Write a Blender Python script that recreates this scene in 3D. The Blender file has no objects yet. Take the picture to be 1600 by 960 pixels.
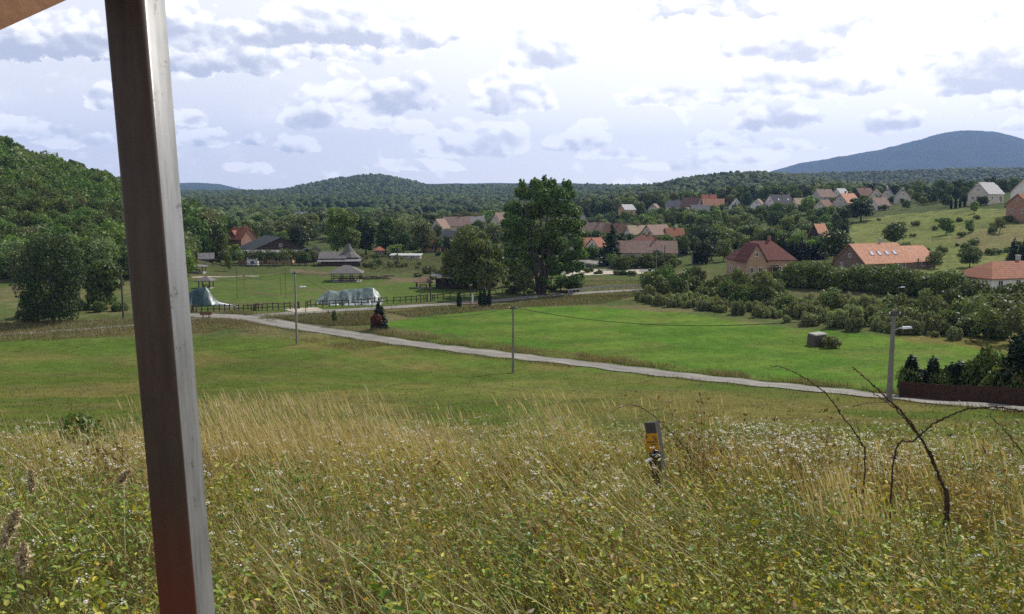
import bpy, math, random
import numpy as np
from mathutils import Vector, Matrix
R_ = math.radians
scene = bpy.context.scene
COL = scene.collection
random.seed(7)
RNG = np.random.default_rng(7)

# ------------------------------------------------------------------ camera
PITCH = R_(7.2); FPX = 31 / 36 * 1600
cp, sp = math.cos(PITCH), math.sin(PITCH)
cam_d = bpy.data.cameras.new('camera'); cam_d.lens = 31; cam_d.sensor_width = 36
cam_d.clip_start = 0.05; cam_d.clip_end = 30000
cam = bpy.data.objects.new('camera', cam_d); COL.objects.link(cam)
cam.location = (0, 0, 0); cam.rotation_euler = (R_(90) - PITCH, 0, 0)
scene.camera = cam

def ray(px, py):
    """slope of the sight line: x per metre of y, z per metre of y"""
    v = (480 - py) / FPX
    dy = cp + v * sp
    return (px - 800) / FPX / dy, (-sp + v * cp) / dy

# ------------------------------------------------------------------ terrain
def pchip(xs, ys):
    xs = np.array(xs, float); ys = np.array(ys, float)
    h = np.diff(xs); dl = np.diff(ys) / h
    m = np.zeros(len(xs)); m[0] = dl[0]; m[-1] = dl[-1]
    for i in range(1, len(xs) - 1):
        if dl[i - 1] * dl[i] > 0:
            w1 = 2 * h[i] + h[i - 1]; w2 = h[i] + 2 * h[i - 1]
            m[i] = (w1 + w2) / (w1 / dl[i - 1] + w2 / dl[i])
    def f(x):
        x = np.clip(np.asarray(x, float), xs[0], xs[-1])
        i = np.clip(np.searchsorted(xs, x) - 1, 0, len(xs) - 2)
        t = (x - xs[i]) / h[i]
        return ((1 + 2 * t) * (1 - t) ** 2 * ys[i] + t * (1 - t) ** 2 * h[i] * m[i]
                + t * t * (3 - 2 * t) * ys[i + 1] + t * t * (t - 1) * h[i] * m[i + 1])
    return f
def sstep(a, b, x):
    t = np.clip((x - a) / (b - a), 0, 1); return t * t * (3 - 2 * t)
NEAR = pchip([-12, 0, 3, 8, 13, 20, 30, 45, 60, 80, 105, 130, 170],
             [0.3, -1.75, -2.15, -2.95, -4.05, -6.0, -8.6, -12.2, -15.0, -18.2, -20.8, -21.5, -21.5])
ROWS = [150, 200, 260, 330, 420, 520, 700, 1000, 2000, 10000]
COLS = {-400: [-21.5, -21.5, -21, -20.5, -20, -20, -19, -18, -12, 0],
        600: [-21.5, -21.5, -21, -20.5, -20, -20, -19, -18, -12, 0],
        800: [-21.5, -21.5, -21, -20.5, -20, -19.5, -18, -16, -10, 0],
        1000: [-21.5, -21.5, -20.6, -19.5, -18, -15, -9, -7, -4, 0],
        1200: [-21.5, -21, -19.4, -18, -13, -7, -3, -1, 0, 2],
        1400: [-21, -19.6, -17.8, -14.2, -7.5, -3.5, 0, 2, 3, 5],
        1600: [-20.5, -18.6, -15.0, -8.5, -3, 1, 3, 5, 5, 5],
        2300: [-19, -14.5, -8, 0, 5, 8, 9, 9, 9, 9]}
CU = np.array([ray(p, 400)[0] for p in COLS]); CF = [pchip(ROWS, COLS[p]) for p in COLS]
def ridge(D, W0, W1, pts, drop):
    us = [ray(p, 300)[0] for p, q in pts]; ss = [ray(800, q)[1] for p, q in pts]
    f = pchip(us, ss)
    return D, W0, W1, f, drop
RIDGES = [
    ridge(380, 175, 300, [(-900, 20), (-300, 130), (0, 215), (60, 239), (100, 251), (195, 282), (250, 303), (300, 326), (340, 350), (380, 372), (450, 395)], 8.5),
    ridge(2500, 1300, 1200, [(-300, 306), (200, 299), (290, 301), (380, 300), (430, 298), (480, 289), (540, 278), (585, 274), (630, 281), (680, 291), (760, 290), (850, 290), (950, 290), (1050, 291), (1150, 291), (1300, 292), (1700, 292)], 13),
    ridge(6000, 1700, 1500, [(-300, 302), (200, 288), (290, 287), (340, 289), (385, 297), (430, 302), (560, 300), (650, 289), (700, 286), (800, 287), (900, 287), (960, 289), (1100, 293), (1400, 300), (1700, 300)], 0),
    ridge(1250, 480, 500, [(800, 306), (900, 301), (980, 293), (1030, 286), (1070, 277), (1120, 271), (1180, 268), (1230, 272), (1300, 281), (1400, 290), (1600, 294)], 9),
    ridge(8000, 2600, 2000, [(900, 303), (1150, 285), (1200, 268), (1250, 256), (1300, 248), (1340, 242), (1400, 226), (1450, 212), (1500, 205), (1540, 207), (1600, 219), (1700, 240), (2000, 285)], 0),
    ridge(2100, 700, 900, [(1050, 300), (1150, 290), (1200, 276), (1260, 272), (1330, 270), (1400, 268), (1480, 265), (1540, 263), (1600, 264), (1900, 266)], 11),
]
def bumps(x, y):
    return (0.5 * np.sin(x * .11 + 1.3 * np.sin(y * .045)) * np.sin(y * .09 + .7) +
            0.22 * np.sin(x * .37 + y * .19 + 2) + 0.10 * np.sin(x * .9 - y * .5))
def T(x, y):
    x = np.asarray(x, float); y = np.asarray(y, float)
    yy = np.maximum(y, 1.0); u = x / np.maximum(y, 60.0)
    near = NEAR(y) + 0.10 * np.sin(x * .8 + .5) * np.cos(y * .6) * sstep(2, 8, y)
    w = np.array([f(yy) for f in CF])
    i = np.clip(np.searchsorted(CU, u) - 1, 0, len(CU) - 2)
    t = np.clip((u - CU[i]) / (CU[i + 1] - CU[i]), 0, 1); t = t * t * (3 - 2 * t) * .5 + t * .5
    k = np.arange(w.shape[1]) if w.ndim > 1 else 0
    if w.ndim > 1:
        base = w[i, k] * (1 - t) + w[i + 1, k] * t
    else:
        base = w[i] * (1 - t) + w[i + 1] * t
    z = base
    for n, (D, W0, W1, f, drop) in enumerate(RIDGES):
        hz = f(u) * D - drop
        d = y - D
        if n == 0:
            prof = np.where(d < 0, sstep(-W0 * 1.05, 0, d), sstep(W1, 0, d))
        else:
            prof = np.where(d < 0, sstep(-W0, 0, d) * .75 + .25 * np.clip(1 + d / W0, 0, 1) ** 2, sstep(W1, 0, d))
        amp = np.maximum(hz - base, 0)
        und = 1 + (0.10 * np.sin(u * 31 + D) + .07 * np.sin(u * 77 + d * .004)) * np.clip(-d / W0, 0, 1) * (n > 0)
        z = np.maximum(z, base + amp * prof * und)
    bl = sstep(115, 165, y)
    far = z + bumps(x, y) * np.clip((y - 150) / 150, 0, 1) * .5
    return near * (1 - bl) + far * bl
def T1(x, y):
    return float(T(np.array([x]), np.array([y]))[0])
_YS = np.concatenate([np.linspace(2, 60, 600), np.geomspace(60, 3000, 4000)])
def at(px, py):
    """where the sight line through a pixel of the photograph meets the terrain"""
    u, s = ray(px, py)
    g = T(u * _YS, _YS) - s * _YS
    i = int(np.argmax(g >= 0))
    if g[i] < 0: i = len(_YS) - 1
    y = _YS[i]
    if i > 0:
        a, b = g[i - 1], g[i]; y = _YS[i - 1] + (_YS[i] - _YS[i - 1]) * (-a / (b - a) if b != a else 0)
    return Vector((u * y, y, T1(u * y, y)))
def atd(px, d):
    u = (px - 800) / FPX / (cp + sp * .09)
    return Vector((u * d, d, T1(u * d, d)))
def free(px, py, d):
    u, s = ray(px, py); return Vector((u * d, d, s * d))
def pxof(x, y, z):
    """pixel of a point (used for keeping trees off the houses)"""
    a = y * cp - z * sp; b = y * sp + z * cp
    return 800 + FPX * x / a, 480 - FPX * b / a

# ------------------------------------------------------------------ node helpers
class G:
    def __init__(s, nt): s.nt = nt
    def n(s, t, **kw):
        nd = s.nt.nodes.new(t)
        for k, v in kw.items(): setattr(nd, k, v)
        return nd
    def link(s, a, b):
        if isinstance(a, (int, float)): b.default_value = a
        elif isinstance(a, tuple): b.default_value = a if len(a) == len(b.default_value) else (*a, 1)
        else: s.nt.links.new(a, b)
    def m(s, op, a, b=None, c=None, clamp=False):
        nd = s.n('ShaderNodeMath', operation=op, use_clamp=clamp)
        for i, v in enumerate((a, b, c)):
            if v is not None: s.link(v, nd.inputs[i])
        return nd.outputs[0]
    def add(s, a, b): return s.m('ADD', a, b)
    def sub(s, a, b): return s.m('SUBTRACT', a, b)
    def mul(s, a, b): return s.m('MULTIPLY', a, b)
    def div(s, a, b): return s.m('DIVIDE', a, b)
    def mx(s, a, b): return s.m('MAXIMUM', a, b)
    def mn(s, a, b): return s.m('MINIMUM', a, b)
    def ss(s, a, lo, hi, o0=0.0, o1=1.0):
        nd = s.n('ShaderNodeMapRange', interpolation_type='SMOOTHSTEP')
        s.link(a, nd.inputs[0])
        for i, v in zip((1, 2, 3, 4), (lo, hi, o0, o1)): nd.inputs[i].default_value = v
        return nd.outputs[0]
    def xyz(s, x, y, z):
        nd = s.n('ShaderNodeCombineXYZ')
        for i, v in enumerate((x, y, z)): s.link(v, nd.inputs[i])
        return nd.outputs[0]
    def noise(s, vec, scale, detail=4, rough=.55, dist=0.0, col=False):
        nd = s.n('ShaderNodeTexNoise')
        if vec is not None: s.link(vec, nd.inputs['Vector'])
        nd.inputs['Scale'].default_value = scale; nd.inputs['Detail'].default_value = detail
        nd.inputs['Roughness'].default_value = rough; nd.inputs['Distortion'].default_value = dist
        return nd.outputs['Color' if col else 'Fac']
    def mix(s, f, a, b, mode='MIX'):
        nd = s.n('ShaderNodeMix', data_type='RGBA', blend_type=mode)
        s.link(f, nd.inputs[0]); s.link(a, nd.inputs[6]); s.link(b, nd.inputs[7])
        return nd.outputs[2]
    def attr(s, name):
        return s.n('ShaderNodeAttribute', attribute_name=name).outputs['Color']
    def bump(s, h, strength=.3, dist=.05):
        nd = s.n('ShaderNodeBump'); nd.inputs['Strength'].default_value = strength; nd.inputs['Distance'].default_value = dist
        s.link(h, nd.inputs['Height']); return nd.outputs[0]
def rgb(r, g, b):
    f = lambda c: ((c / 255 + .055) / 1.055) ** 2.4 if c > 10 else c / 255 / 12.92
    return (f(r), f(g), f(b), 1)
MATS = {}
def newmat(name):
    m = bpy.data.materials.new(name); m.use_nodes = True; MATS[name] = m
    g = G(m.node_tree); b = m.node_tree.nodes['Principled BSDF']
    return m, g, b
def simple(name, c, rough=.8, var=.25, scale=3.0, metal=0.0, bump=.0, spec=.3, dirt=None):
    """a plain surface with worn, uneven colour"""
    m, g, b = newmat(name)
    co = g.n('ShaderNodeTexCoord').outputs['Object']
    n = g.noise(co, scale, 6, .65)
    n2 = g.noise(co, scale * 9, 4, .7)
    f = g.add(g.mul(n, .7), g.mul(n2, .3))
    lo = tuple(x * (1 - var) for x in c[:3]) + (1,); hi = tuple(min(1, x * (1 + var)) for x in c[:3]) + (1,)
    colr = g.mix(g.ss(f, .3, .7), lo, hi)
    if dirt:
        colr = g.mix(g.ss(g.noise(co, scale * .6, 5, .7), .5, .75, 0, .7), colr, dirt)
    g.link(colr, b.inputs['Base Color']); b.inputs['Roughness'].default_value = rough; b.inputs['Metallic'].default_value = metal
    b.inputs['Specular IOR Level'].default_value = spec
    if bump: g.link(g.bump(f, bump, .03), b.inputs['Normal'])
    return m
def roofmat(name, c, tile=.35, dirt=(.08, .07, .06, 1), amt=.5):
    m, g, b = newmat(name)
    co = g.n('ShaderNodeTexCoord').outputs['Object']
    br = g.n('ShaderNodeTexBrick'); 
    mp = g.n('ShaderNodeMapping'); g.link(co, mp.inputs[0]); mp.inputs['Rotation'].default_value = (R_(90), 0, 0)
    g.link(mp.outputs[0], br.inputs['Vector'])
    br.inputs['Scale'].default_value = 1; br.inputs['Brick Width'].default_value = tile; br.inputs['Row Height'].default_value = tile * .8
    br.inputs['Mortar Size'].default_value = .03
    br.inputs['Color1'].default_value = tuple(x * .8 for x in c[:3]) + (1,); br.inputs['Color2'].default_value = tuple(min(1, x * 1.2) for x in c[:3]) + (1,)
    br.inputs['Mortar'].default_value = tuple(x * .45 for x in c[:3]) + (1,)
    n = g.noise(co, .7, 7, .7)
    colr = g.mix(g.ss(n, .42, .75, 0, amt), br.outputs['Color'], dirt)
    g.link(colr, b.inputs['Base Color']); b.inputs['Roughness'].default_value = .85; b.inputs['Specular IOR Level'].default_value = .2
    g.link(g.bump(br.outputs['Fac'], -.5, .05), b.inputs['Normal'])
    return m
def leafmat(name, c, trans=.3, var=.40, hue=.032, scale=.35):
    c = (c[0] * 1.13, c[1] * 1.16, c[2] * 1.02, 1)
    """foliage: a leaf colour that drifts from clump to clump and from tree to tree"""
    m, g, b = newmat(name)
    co = g.n('ShaderNodeTexCoord').outputs['Object']
    inf = g.n('ShaderNodeObjectInfo').outputs['Random']
    n = g.noise(co, scale, 3, .6); nf = g.noise(co, scale * 14, 2, .6)
    v = g.add(g.add(g.mul(n, .8), g.mul(nf, .5)), g.mul(inf, .5))      # ~0.4..1.4
    v = g.ss(v, .4, 1.45, 1 - var, 1 + var)
    hs = g.n('ShaderNodeHueSaturation'); hs.inputs['Color'].default_value = c
    h = g.add(.5, g.mul(g.sub(g.noise(co, scale * .6, 2), .5), hue * 2)); h = g.add(h, g.mul(g.sub(inf, .5), hue))
    g.link(h, hs.inputs['Hue']); g.link(v, hs.inputs['Value'])
    hs.inputs['Saturation'].default_value = 1
    colr = hs.outputs[0]
    g.link(colr, b.inputs['Base Color']); b.inputs['Roughness'].default_value = .55; b.inputs['Specular IOR Level'].default_value = .25
    tr = g.n('ShaderNodeBsdfTranslucent'); g.link(g.mix(1.0, colr, (1.15, 1.1, .55, 1), 'MULTIPLY'), tr.inputs[0])
    mx = g.n('ShaderNodeMixShader'); mx.inputs[0].default_value = trans
    g.link(b.outputs[0], mx.inputs[1]); g.link(tr.outputs[0], mx.inputs[2])
    g.link(mx.outputs[0], m.node_tree.nodes['Material Output'].inputs[0])
    return m
def grassmat(name, trans=.3):
    m, g, b = newmat(name)
    c = g.attr('tint')
    g.link(c, b.inputs['Base Color']); b.inputs['Roughness'].default_value = .5; b.inputs['Specular IOR Level'].default_value = .3
    tr = g.n('ShaderNodeBsdfTranslucent'); g.link(g.mix(1.0, c, (1.1, 1.05, .6, 1), 'MULTIPLY'), tr.inputs[0])
    mx = g.n('ShaderNodeMixShader'); mx.inputs[0].default_value = trans
    g.link(b.outputs[0], mx.inputs[1]); g.link(tr.outputs[0], mx.inputs[2])
    g.link(mx.outputs[0], m.node_tree.nodes['Material Output'].inputs[0])
    return m

# ------------------------------------------------------------------ object helpers
def tag(o, label=None, cat=None, group=None, kind=None):
    if label: o['label'] = label
    if cat: o['category'] = cat
    if group: o['group'] = group
    if kind: o['kind'] = kind
    return o
def empty(name, loc=(0, 0, 0), rz=0.0, label=None, cat=None, group=None):
    o = bpy.data.objects.new(name, None); COL.objects.link(o); o.empty_display_size = .3
    o.location = loc; o.rotation_euler = (0, 0, rz)
    return tag(o, label, cat, group)
def link(name, me, parent=None, loc=(0, 0, 0), rot=(0, 0, 0), scale=(1, 1, 1)):
    o = bpy.data.objects.new(name, me); COL.objects.link(o)
    o.location = loc; o.rotation_euler = rot; o.scale = scale
    if parent: o.parent = parent
    return o
def copy_tree(o, parent=None):
    c = o.copy(); COL.objects.link(c); c.parent = parent
    for ch in o.children: copy_tree(ch, c)
    return c
def np_mesh(name, V, Q=None, Tr=None, mats=(), mi=None, tint=None, smooth=False):
    me = bpy.data.meshes.new(name)
    V = np.ascontiguousarray(V, np.float32)
    nq = 0 if Q is None else len(Q); nt = 0 if Tr is None else len(Tr)
    me.vertices.add(len(V)); me.vertices.foreach_set('co', V.ravel())
    idx = []; 
    if nq: idx.append(np.asarray(Q, np.int32).ravel())
    if nt: idx.append(np.asarray(Tr, np.int32).ravel())
    idx = np.concatenate(idx)
    me.loops.add(len(idx)); me.loops.foreach_set('vertex_index', idx)
    tot = np.concatenate([np.full(nq, 4, np.int32), np.full(nt, 3, np.int32)])
    st = np.concatenate([[0], np.cumsum(tot)[:-1]]).astype(np.int32)
    me.polygons.add(nq + nt); me.polygons.foreach_set('loop_start', st)
    if mi is not None: me.polygons.foreach_set('material_index', np.asarray(mi, np.int32))
    if smooth: me.polygons.foreach_set('use_smooth', np.ones(nq + nt, bool))
    for m in mats: me.materials.append(MATS[m] if isinstance(m, str) else m)
    if tint is not None:
        a = me.attributes.new('tint', 'FLOAT_COLOR', 'POINT')
        t4 = np.ones((len(V), 4), np.float32); t4[:, :3] = tint
        a.data.foreach_set('color', t4.ravel())
    me.update(calc_edges=True); me.validate()
    return me
class MB:
    """collects solids and turns them into one mesh"""
    def __init__(s): s.v = []; s.f = []; s.m = []; s.mats = []; s.cur = 0
    def mat(s, name):
        if name not in s.mats: s.mats.append(name)
        s.cur = s.mats.index(name); return s
    def add(s, vs, fs):
        b = len(s.v); s.v += [tuple(v) for v in vs]
        for f in fs: s.f.append([b + i for i in f]); s.m.append(s.cur)
        return s
    def hexa(s, p):
        return s.add(p, [(0, 3, 2, 1), (4, 5, 6, 7), (0, 1, 5, 4), (1, 2, 6, 5), (2, 3, 7, 6), (3, 0, 4, 7)])
    def box(s, x0, x1, y0, y1, z0, z1):
        return s.hexa([(x0, y0, z0), (x1, y0, z0), (x1, y1, z0), (x0, y1, z0), (x0, y0, z1), (x1, y0, z1), (x1, y1, z1), (x0, y1, z1)])
    def beam(s, a, b, w, h=None):
        a = Vector(a); b = Vector(b); h = h or w; d = (b - a).normalized()
        up = Vector((0, 0, 1)) if abs(d.z) < .95 else Vector((0, 1, 0))
        sx = d.cross(up).normalized() * w / 2; sy = sx.cross(d).normalized() * h / 2
        return s.hexa([a - sx - sy, a + sx - sy, a + sx + sy, a - sx + sy, b - sx - sy, b + sx - sy, b + sx + sy, b - sx + sy])
    def tube(s, pts, rad, n=8, cap=True):
        pts = [Vector(p) for p in pts]; k = len(pts)
        if not hasattr(rad, '__len__'): rad = [rad] * k
        vs = []; ref = Vector((.3, 1, .2)).normalized()
        for i, p in enumerate(pts):
            d = (pts[min(i + 1, k - 1)] - pts[max(i - 1, 0)]).normalized()
            if abs(d.dot(ref)) > .97: ref = Vector((1, .1, 0)).normalized()
            a = d.cross(ref).normalized(); b = d.cross(a)
            for j in range(n):
                t = 2 * math.pi * j / n; vs.append(p + (a * math.cos(t) + b * math.sin(t)) * rad[i])
        fs = [(i * n + j, i * n + (j + 1) % n, (i + 1) * n + (j + 1) % n, (i + 1) * n + j) for i in range(k - 1) for j in range(n)]
        if cap: fs += [tuple(range(n))[::-1], tuple((k - 1) * n + j for j in range(n))]
        return s.add(vs, fs)
    def profile(s, pts, x0, x1, quads):
        """a profile in y,z extruded along x; quads: how the end caps split"""
        n = len(pts)
        vs = [(x0, y, z) for y, z in pts] + [(x1, y, z) for y, z in pts]
        fs = [(i, (i + 1) % n, n + (i + 1) % n, n + i) for i in range(n)]
        for q in quads: fs += [tuple(q)[::-1], tuple(n + i for i in q)]
        return s.add(vs, fs)
    def mesh(s, name, smooth=False, bevel=0):
        me = bpy.data.meshes.new(name); me.from_pydata(s.v, [], s.f)
        for m in s.mats: me.materials.append(MATS[m])
        for p, i in zip(me.polygons, s.m): p.material_index = i; p.use_smooth = smooth
        me.update(); return me
    def build(s, name, parent=None, loc=(0, 0, 0), rot=(0, 0, 0), smooth=False):
        return link(name, s.mesh(name, smooth), parent, loc, rot)
POST_TWIST = 81; SKY_STR = .10; CLOUD_STR = 1.10; HAZE = 8e-5; EXPO = 0.22; DENO = False
# ------------------------------------------------------------------ materials
simple('concrete', (.30, .29, .26), .9, .2, 2.5, bump=.2)
simple('pole_concrete', (.20, .19, .17), .9, .25, 1.5, bump=.2)
simple('pole_wood', (.07, .055, .045), .9, .3, 2)
simple('galvanised', (.42, .42, .41), .5, .15, 8, metal=.3)
simple('white_paint', (.75, .74, .71), .6, .1, 2)
simple('lamp_white', (.8, .8, .82), .35, .05, 2)
simple('dark_metal', (.03, .03, .035), .5, .3, 4)
simple('black_plastic', (.012, .012, .015), .35, .3, 6, spec=.5)
simple('wire_black', (.02, .02, .02), .6)
simple('fence_wood', (.075, .052, .038), .9, .4, 3, bump=.3)
simple('red_fence', (.060, .028, .018), .85, .35, 2.2, bump=.3)
simple('timber', (.16, .09, .05), .85, .35, 2, bump=.2)
simple('dark_timber', (.045, .03, .022), .85, .35, 2, bump=.2)
simple('eave_timber', (.17, .075, .03), .7, .3, 5, bump=.15)
simple('bark', (.07, .055, .045), .95, .4, 3, bump=.6)
simple('pale_bark', (.16, .14, .11), .95, .4, 3, bump=.5)
simple('wall_white', (.66, .63, .57), .9, .12, .8, dirt=(.4, .37, .32, 1))
simple('wall_cream', (.56, .50, .40), .9, .12, .8, dirt=(.35, .31, .25, 1))
simple('wall_grey', (.40, .385, .355), .9, .15, .8, dirt=(.24, .22, .2, 1))
simple('wall_ochre', (.52, .33, .17), .9, .12, .8, dirt=(.33, .22, .13, 1))
simple('wall_dark', (.055, .04, .032), .9, .3, 1.5)
simple('glass', (.03, .035, .04), .12, .3, 1.0, spec=.6)
simple('skylight', (.55, .60, .66), .08, .1, 1.0, metal=.7)
simple('chimney', (.24, .13, .09), .9, .3, 3)
simple('grey_chimney', (.13, .12, .115), .9, .3, 3)
simple('red_leaf_bark', (.05, .03, .025), .9, .3, 3)
simple('sign_yellow', (.52, .25, .012), .5, .18, 14, dirt=(.4, .2, .03, 1))
simple('sign_black', (.012, .012, .012), .6)
simple('marker_concrete', (.070, .062, .054), .95, .35, 9, bump=.4, dirt=(.04, .035, .03, 1))
simple('stalk_dark', (.060, .034, .023), .8, .4, 18, bump=.5)
simple('soil_dry', (.27, .22, .15), .95, .2, .6)
simple('car_white', (.75, .75, .76), .2, .03, 1, spec=.6)
simple('car_silver', (.33, .34, .36), .25, .05, 1, metal=.6)
simple('car_dark', (.04, .045, .055), .25, .05, 1, spec=.6)
simple('tyre', (.015, .015, .015), .9)
simple('hay', (.09, .08, .06), .95, .3, 3, bump=.6)
simple('plastic_white', (.78, .78, .78), .45, .1, 1)
simple('bin_green', (.02, .08, .05), .5)
# brickwork
def brickmat(name, c, mort):
    m, g, b = newmat(name)
    co = g.n('ShaderNodeTexCoord').outputs['Object']
    s = g.n('ShaderNodeSeparateXYZ'); g.link(co, s.inputs[0])
    v = g.xyz(g.add(s.outputs[0], s.outputs[1]), s.outputs[2], 0.0)
    br = g.n('ShaderNodeTexBrick'); g.link(v, br.inputs['Vector']); br.inputs['Scale'].default_value = 1
    br.inputs['Brick Width'].default_value = .3; br.inputs['Row Height'].default_value = .12; br.inputs['Mortar Size'].default_value = .012
    br.inputs['Color1'].default_value = tuple(x * .82 for x in c) + (1,); br.inputs['Color2'].default_value = tuple(x * 1.15 for x in c) + (1,); br.inputs['Mortar'].default_value = mort
    n = g.noise(co, .6, 5, .6)
    g.link(g.mix(g.ss(n, .4, .75, 0, .45), br.outputs['Color'], tuple(x * .6 for x in c) + (1,)), b.inputs['Base Color']); b.inputs['Roughness'].default_value = .9
brickmat('brick_tan', (.40, .235, .13), (.4, .34, .27, 1))
brickmat('brick_red', (.33, .15, .085), (.4, .3, .24, 1))
brickmat('brick_brown', (.17, .10, .075), (.2, .17, .14, 1))
roofmat('roof_wine', (.17, .06, .045), .4, (.07, .04, .035, 1), .4)
roofmat('roof_orange', (.54, .27, .165), .4, (.42, .2, .11, 1), .35)
roofmat('roof_rust', (.30, .115, .06), .4, (.15, .09, .06, 1), .6)
roofmat('roof_red', (.38, .13, .08), .4, (.22, .09, .05, 1), .4)
roofmat('roof_brown', (.22, .125, .085), .35, (.12, .1, .08, 1), .7)
roofmat('roof_old', (.30, .195, .15), .35, (.14, .12, .095, 1), .8)
roofmat('roof_tan', (.40, .30, .20), .35, (.25, .2, .14, 1), .5)
roofmat('roof_grey', (.20, .19, .19), .4, (.12, .12, .11, 1), .5)
roofmat('roof_pale', (.50, .49, .48), .4, (.32, .31, .3, 1), .4)
roofmat('roof_dark', (.055, .052, .058), .4, (.03, .03, .03, 1), .4)
roofmat('roof_black', (.030, .040, .040), .5, (.02, .024, .022, 1), .4)
roofmat('roof_shingle', (.17, .155, .145), .25, (.09, .085, .08, 1), .6)
# post faces: bare galvanised steel and brown shaded reflection painted into the colour, redder near its foot
def postmat(name, rust):  # rust: picks the face with the brown shaded reflection painted in
    m, g, b = newmat(name)
    co = g.n('ShaderNodeTexCoord').outputs['Object']
    s = g.n('ShaderNodeSeparateXYZ'); g.link(co, s.inputs[0])
    st = g.xyz(g.mul(s.outputs[0], 60), g.mul(s.outputs[1], 60), g.mul(s.outputs[2], 5.0))
    n = g.noise(st, 1.0, 6, .65); n2 = g.noise(co, 60, 4, .7); n3 = g.noise(co, 9, 4, .6)
    if rust:  # the face with shade and brown reflections painted in
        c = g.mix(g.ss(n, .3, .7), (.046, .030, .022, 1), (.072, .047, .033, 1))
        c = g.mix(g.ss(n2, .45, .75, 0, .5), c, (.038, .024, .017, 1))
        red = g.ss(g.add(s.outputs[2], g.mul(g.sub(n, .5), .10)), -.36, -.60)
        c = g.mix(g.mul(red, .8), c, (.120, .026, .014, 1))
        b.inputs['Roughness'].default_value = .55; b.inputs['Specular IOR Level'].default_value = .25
    else:
        c = g.mix(g.ss(n, .3, .7), (.13, .13, .127, 1), (.235, .232, .226, 1))
        c = g.mix(g.ss(n3, .45, .7, 0, .45), c, (.23, .23, .23, 1))
        sp_ = g.ss(g.mul(n2, g.noise(co, 25, 3, .6)), .33, .42)
        c = g.mix(g.mul(sp_, .8), c, (.06, .05, .045, 1))
        b.inputs['Roughness'].default_value = .48; b.inputs['Metallic'].default_value = .35
    g.link(c, b.inputs['Base Color']); g.link(g.bump(n2, .08, .002), b.inputs['Normal'])
postmat('post_steel', False); postmat('post_brown_reflection', True)
# tarpaulin
def tarpmat(name, a, bb):
    m, g, b = newmat(name)
    co = g.n('ShaderNodeTexCoord').outputs['Object']
    n = g.noise(co, .55, 6, .6, 1.2); n2 = g.noise(co, 2.2, 5, .65)
    g.link(g.mix(g.ss(g.add(g.mul(n, .7), g.mul(n2, .35)), .38, .66), a, bb), b.inputs['Base Color'])
    b.inputs['Roughness'].default_value = .42; b.inputs['Specular IOR Level'].default_value = .5
tarpmat('tarp_pale', (.075, .115, .10, 1), (.20, .24, .215, 1))
tarpmat('tarp_dark', (.012, .036, .032, 1), (.034, .072, .062, 1))
# leaves
leafmat('leaf_dark', (.036, .060, .020, 1)); leafmat('leaf_mid', (.075, .115, .030, 1)); leafmat('leaf_light', (.135, .200, .042, 1))
leafmat('leaf_lime', (.140, .200, .034, 1)); leafmat('leaf_olive', (.130, .155, .060, 1)); leafmat('leaf_pale', (.165, .200, .105, 1))
leafmat('leaf_conifer', (.022, .040, .020, 1), .12, .3, .02); leafmat('leaf_poplar', (.085, .122, .036, 1), .3, .5, .05, .18)
leafmat('leaf_hill', (.088, .130, .030, 1), .3, .5, .06, .12); leafmat('leaf_red', (.10, .022, .014, 1)); leafmat('leaf_gold', (.26, .12, .03, 1))
leafmat('leaf_thuja', (.012, .026, .010, 1), .1, .25, .02); leafmat('leaf_bush', (.095, .128, .038, 1), .3, .4)
leafmat('leaf_scrub', (.190, .210, .098, 1), .3, .35)
leafmat('leaf_willow', (.125, .180, .050, 1), .3, .45, .05, .15)
leafmat('leaf_hill_pale', (.155, .185, .080, 1), .3, .4, .05, .12); leafmat('leaf_hill_lime', (.120, .170, .032, 1), .3, .4, .05, .12)
grassmat('grass_blade'); grassmat('petal', .35)

# far woods
m, g, b = newmat('far_leaf')
co = g.n('ShaderNodeNewGeometry').outputs['Position']
n = g.noise(co, .012, 4, .6); n2 = g.noise(co, .09, 3, .7); n3 = g.noise(co, .9, 2, .7)
c = g.mix(g.ss(n, .35, .65), (.030, .052, .018, 1), (.080, .112, .034, 1))
c = g.mix(g.ss(n2, .35, .7, 0, .8), c, (.018, .036, .013, 1))
c = g.mix(g.ss(n3, .4, .65, 0, .5), c, (.085, .11, .036, 1))
ta = g.n('ShaderNodeVectorMath', operation='MULTIPLY'); g.link(c, ta.inputs[0]); g.link(g.attr('tint'), ta.inputs[1]); c = ta.outputs[0]
g.link(c, b.inputs['Base Color']); b.inputs['Roughness'].default_value = .8; b.inputs['Specular IOR Level'].default_value = .1
g.link(g.bump(n3, 1.0, 1.5), b.inputs['Normal'])

# ------------------------------------------------------------------ the ground
def poly_world(pts):
    return np.array([[*at(p, q)[:2]] for p, q in pts])
def inside(P, x, y):
    r = np.zeros(x.shape, bool); n = len(P)
    for i in range(n):
        x0, y0 = P[i]; x1, y1 = P[(i + 1) % n]
        if y0 == y1: continue
        c = ((y0 > y) != (y1 > y)) & (x < (x1 - x0) * (y - y0) / (y1 - y0) + x0)
        r ^= c
    return r
def vnoise(x, y, s, seed):
    r = np.random.default_rng(seed); tab = r.random((128, 128))
    X = x / s; Y = y / s; i = np.floor(X).astype(int); j = np.floor(Y).astype(int); fx = X - i; fy = Y - j
    fx = fx * fx * (3 - 2 * fx); fy = fy * fy * (3 - 2 * fy)
    t = lambda a, b_: tab[a % 128, b_ % 128]
    return (t(i, j) * (1 - fx) + t(i + 1, j) * fx) * (1 - fy) + (t(i, j + 1) * (1 - fx) + t(i + 1, j + 1) * fx) * fy
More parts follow.
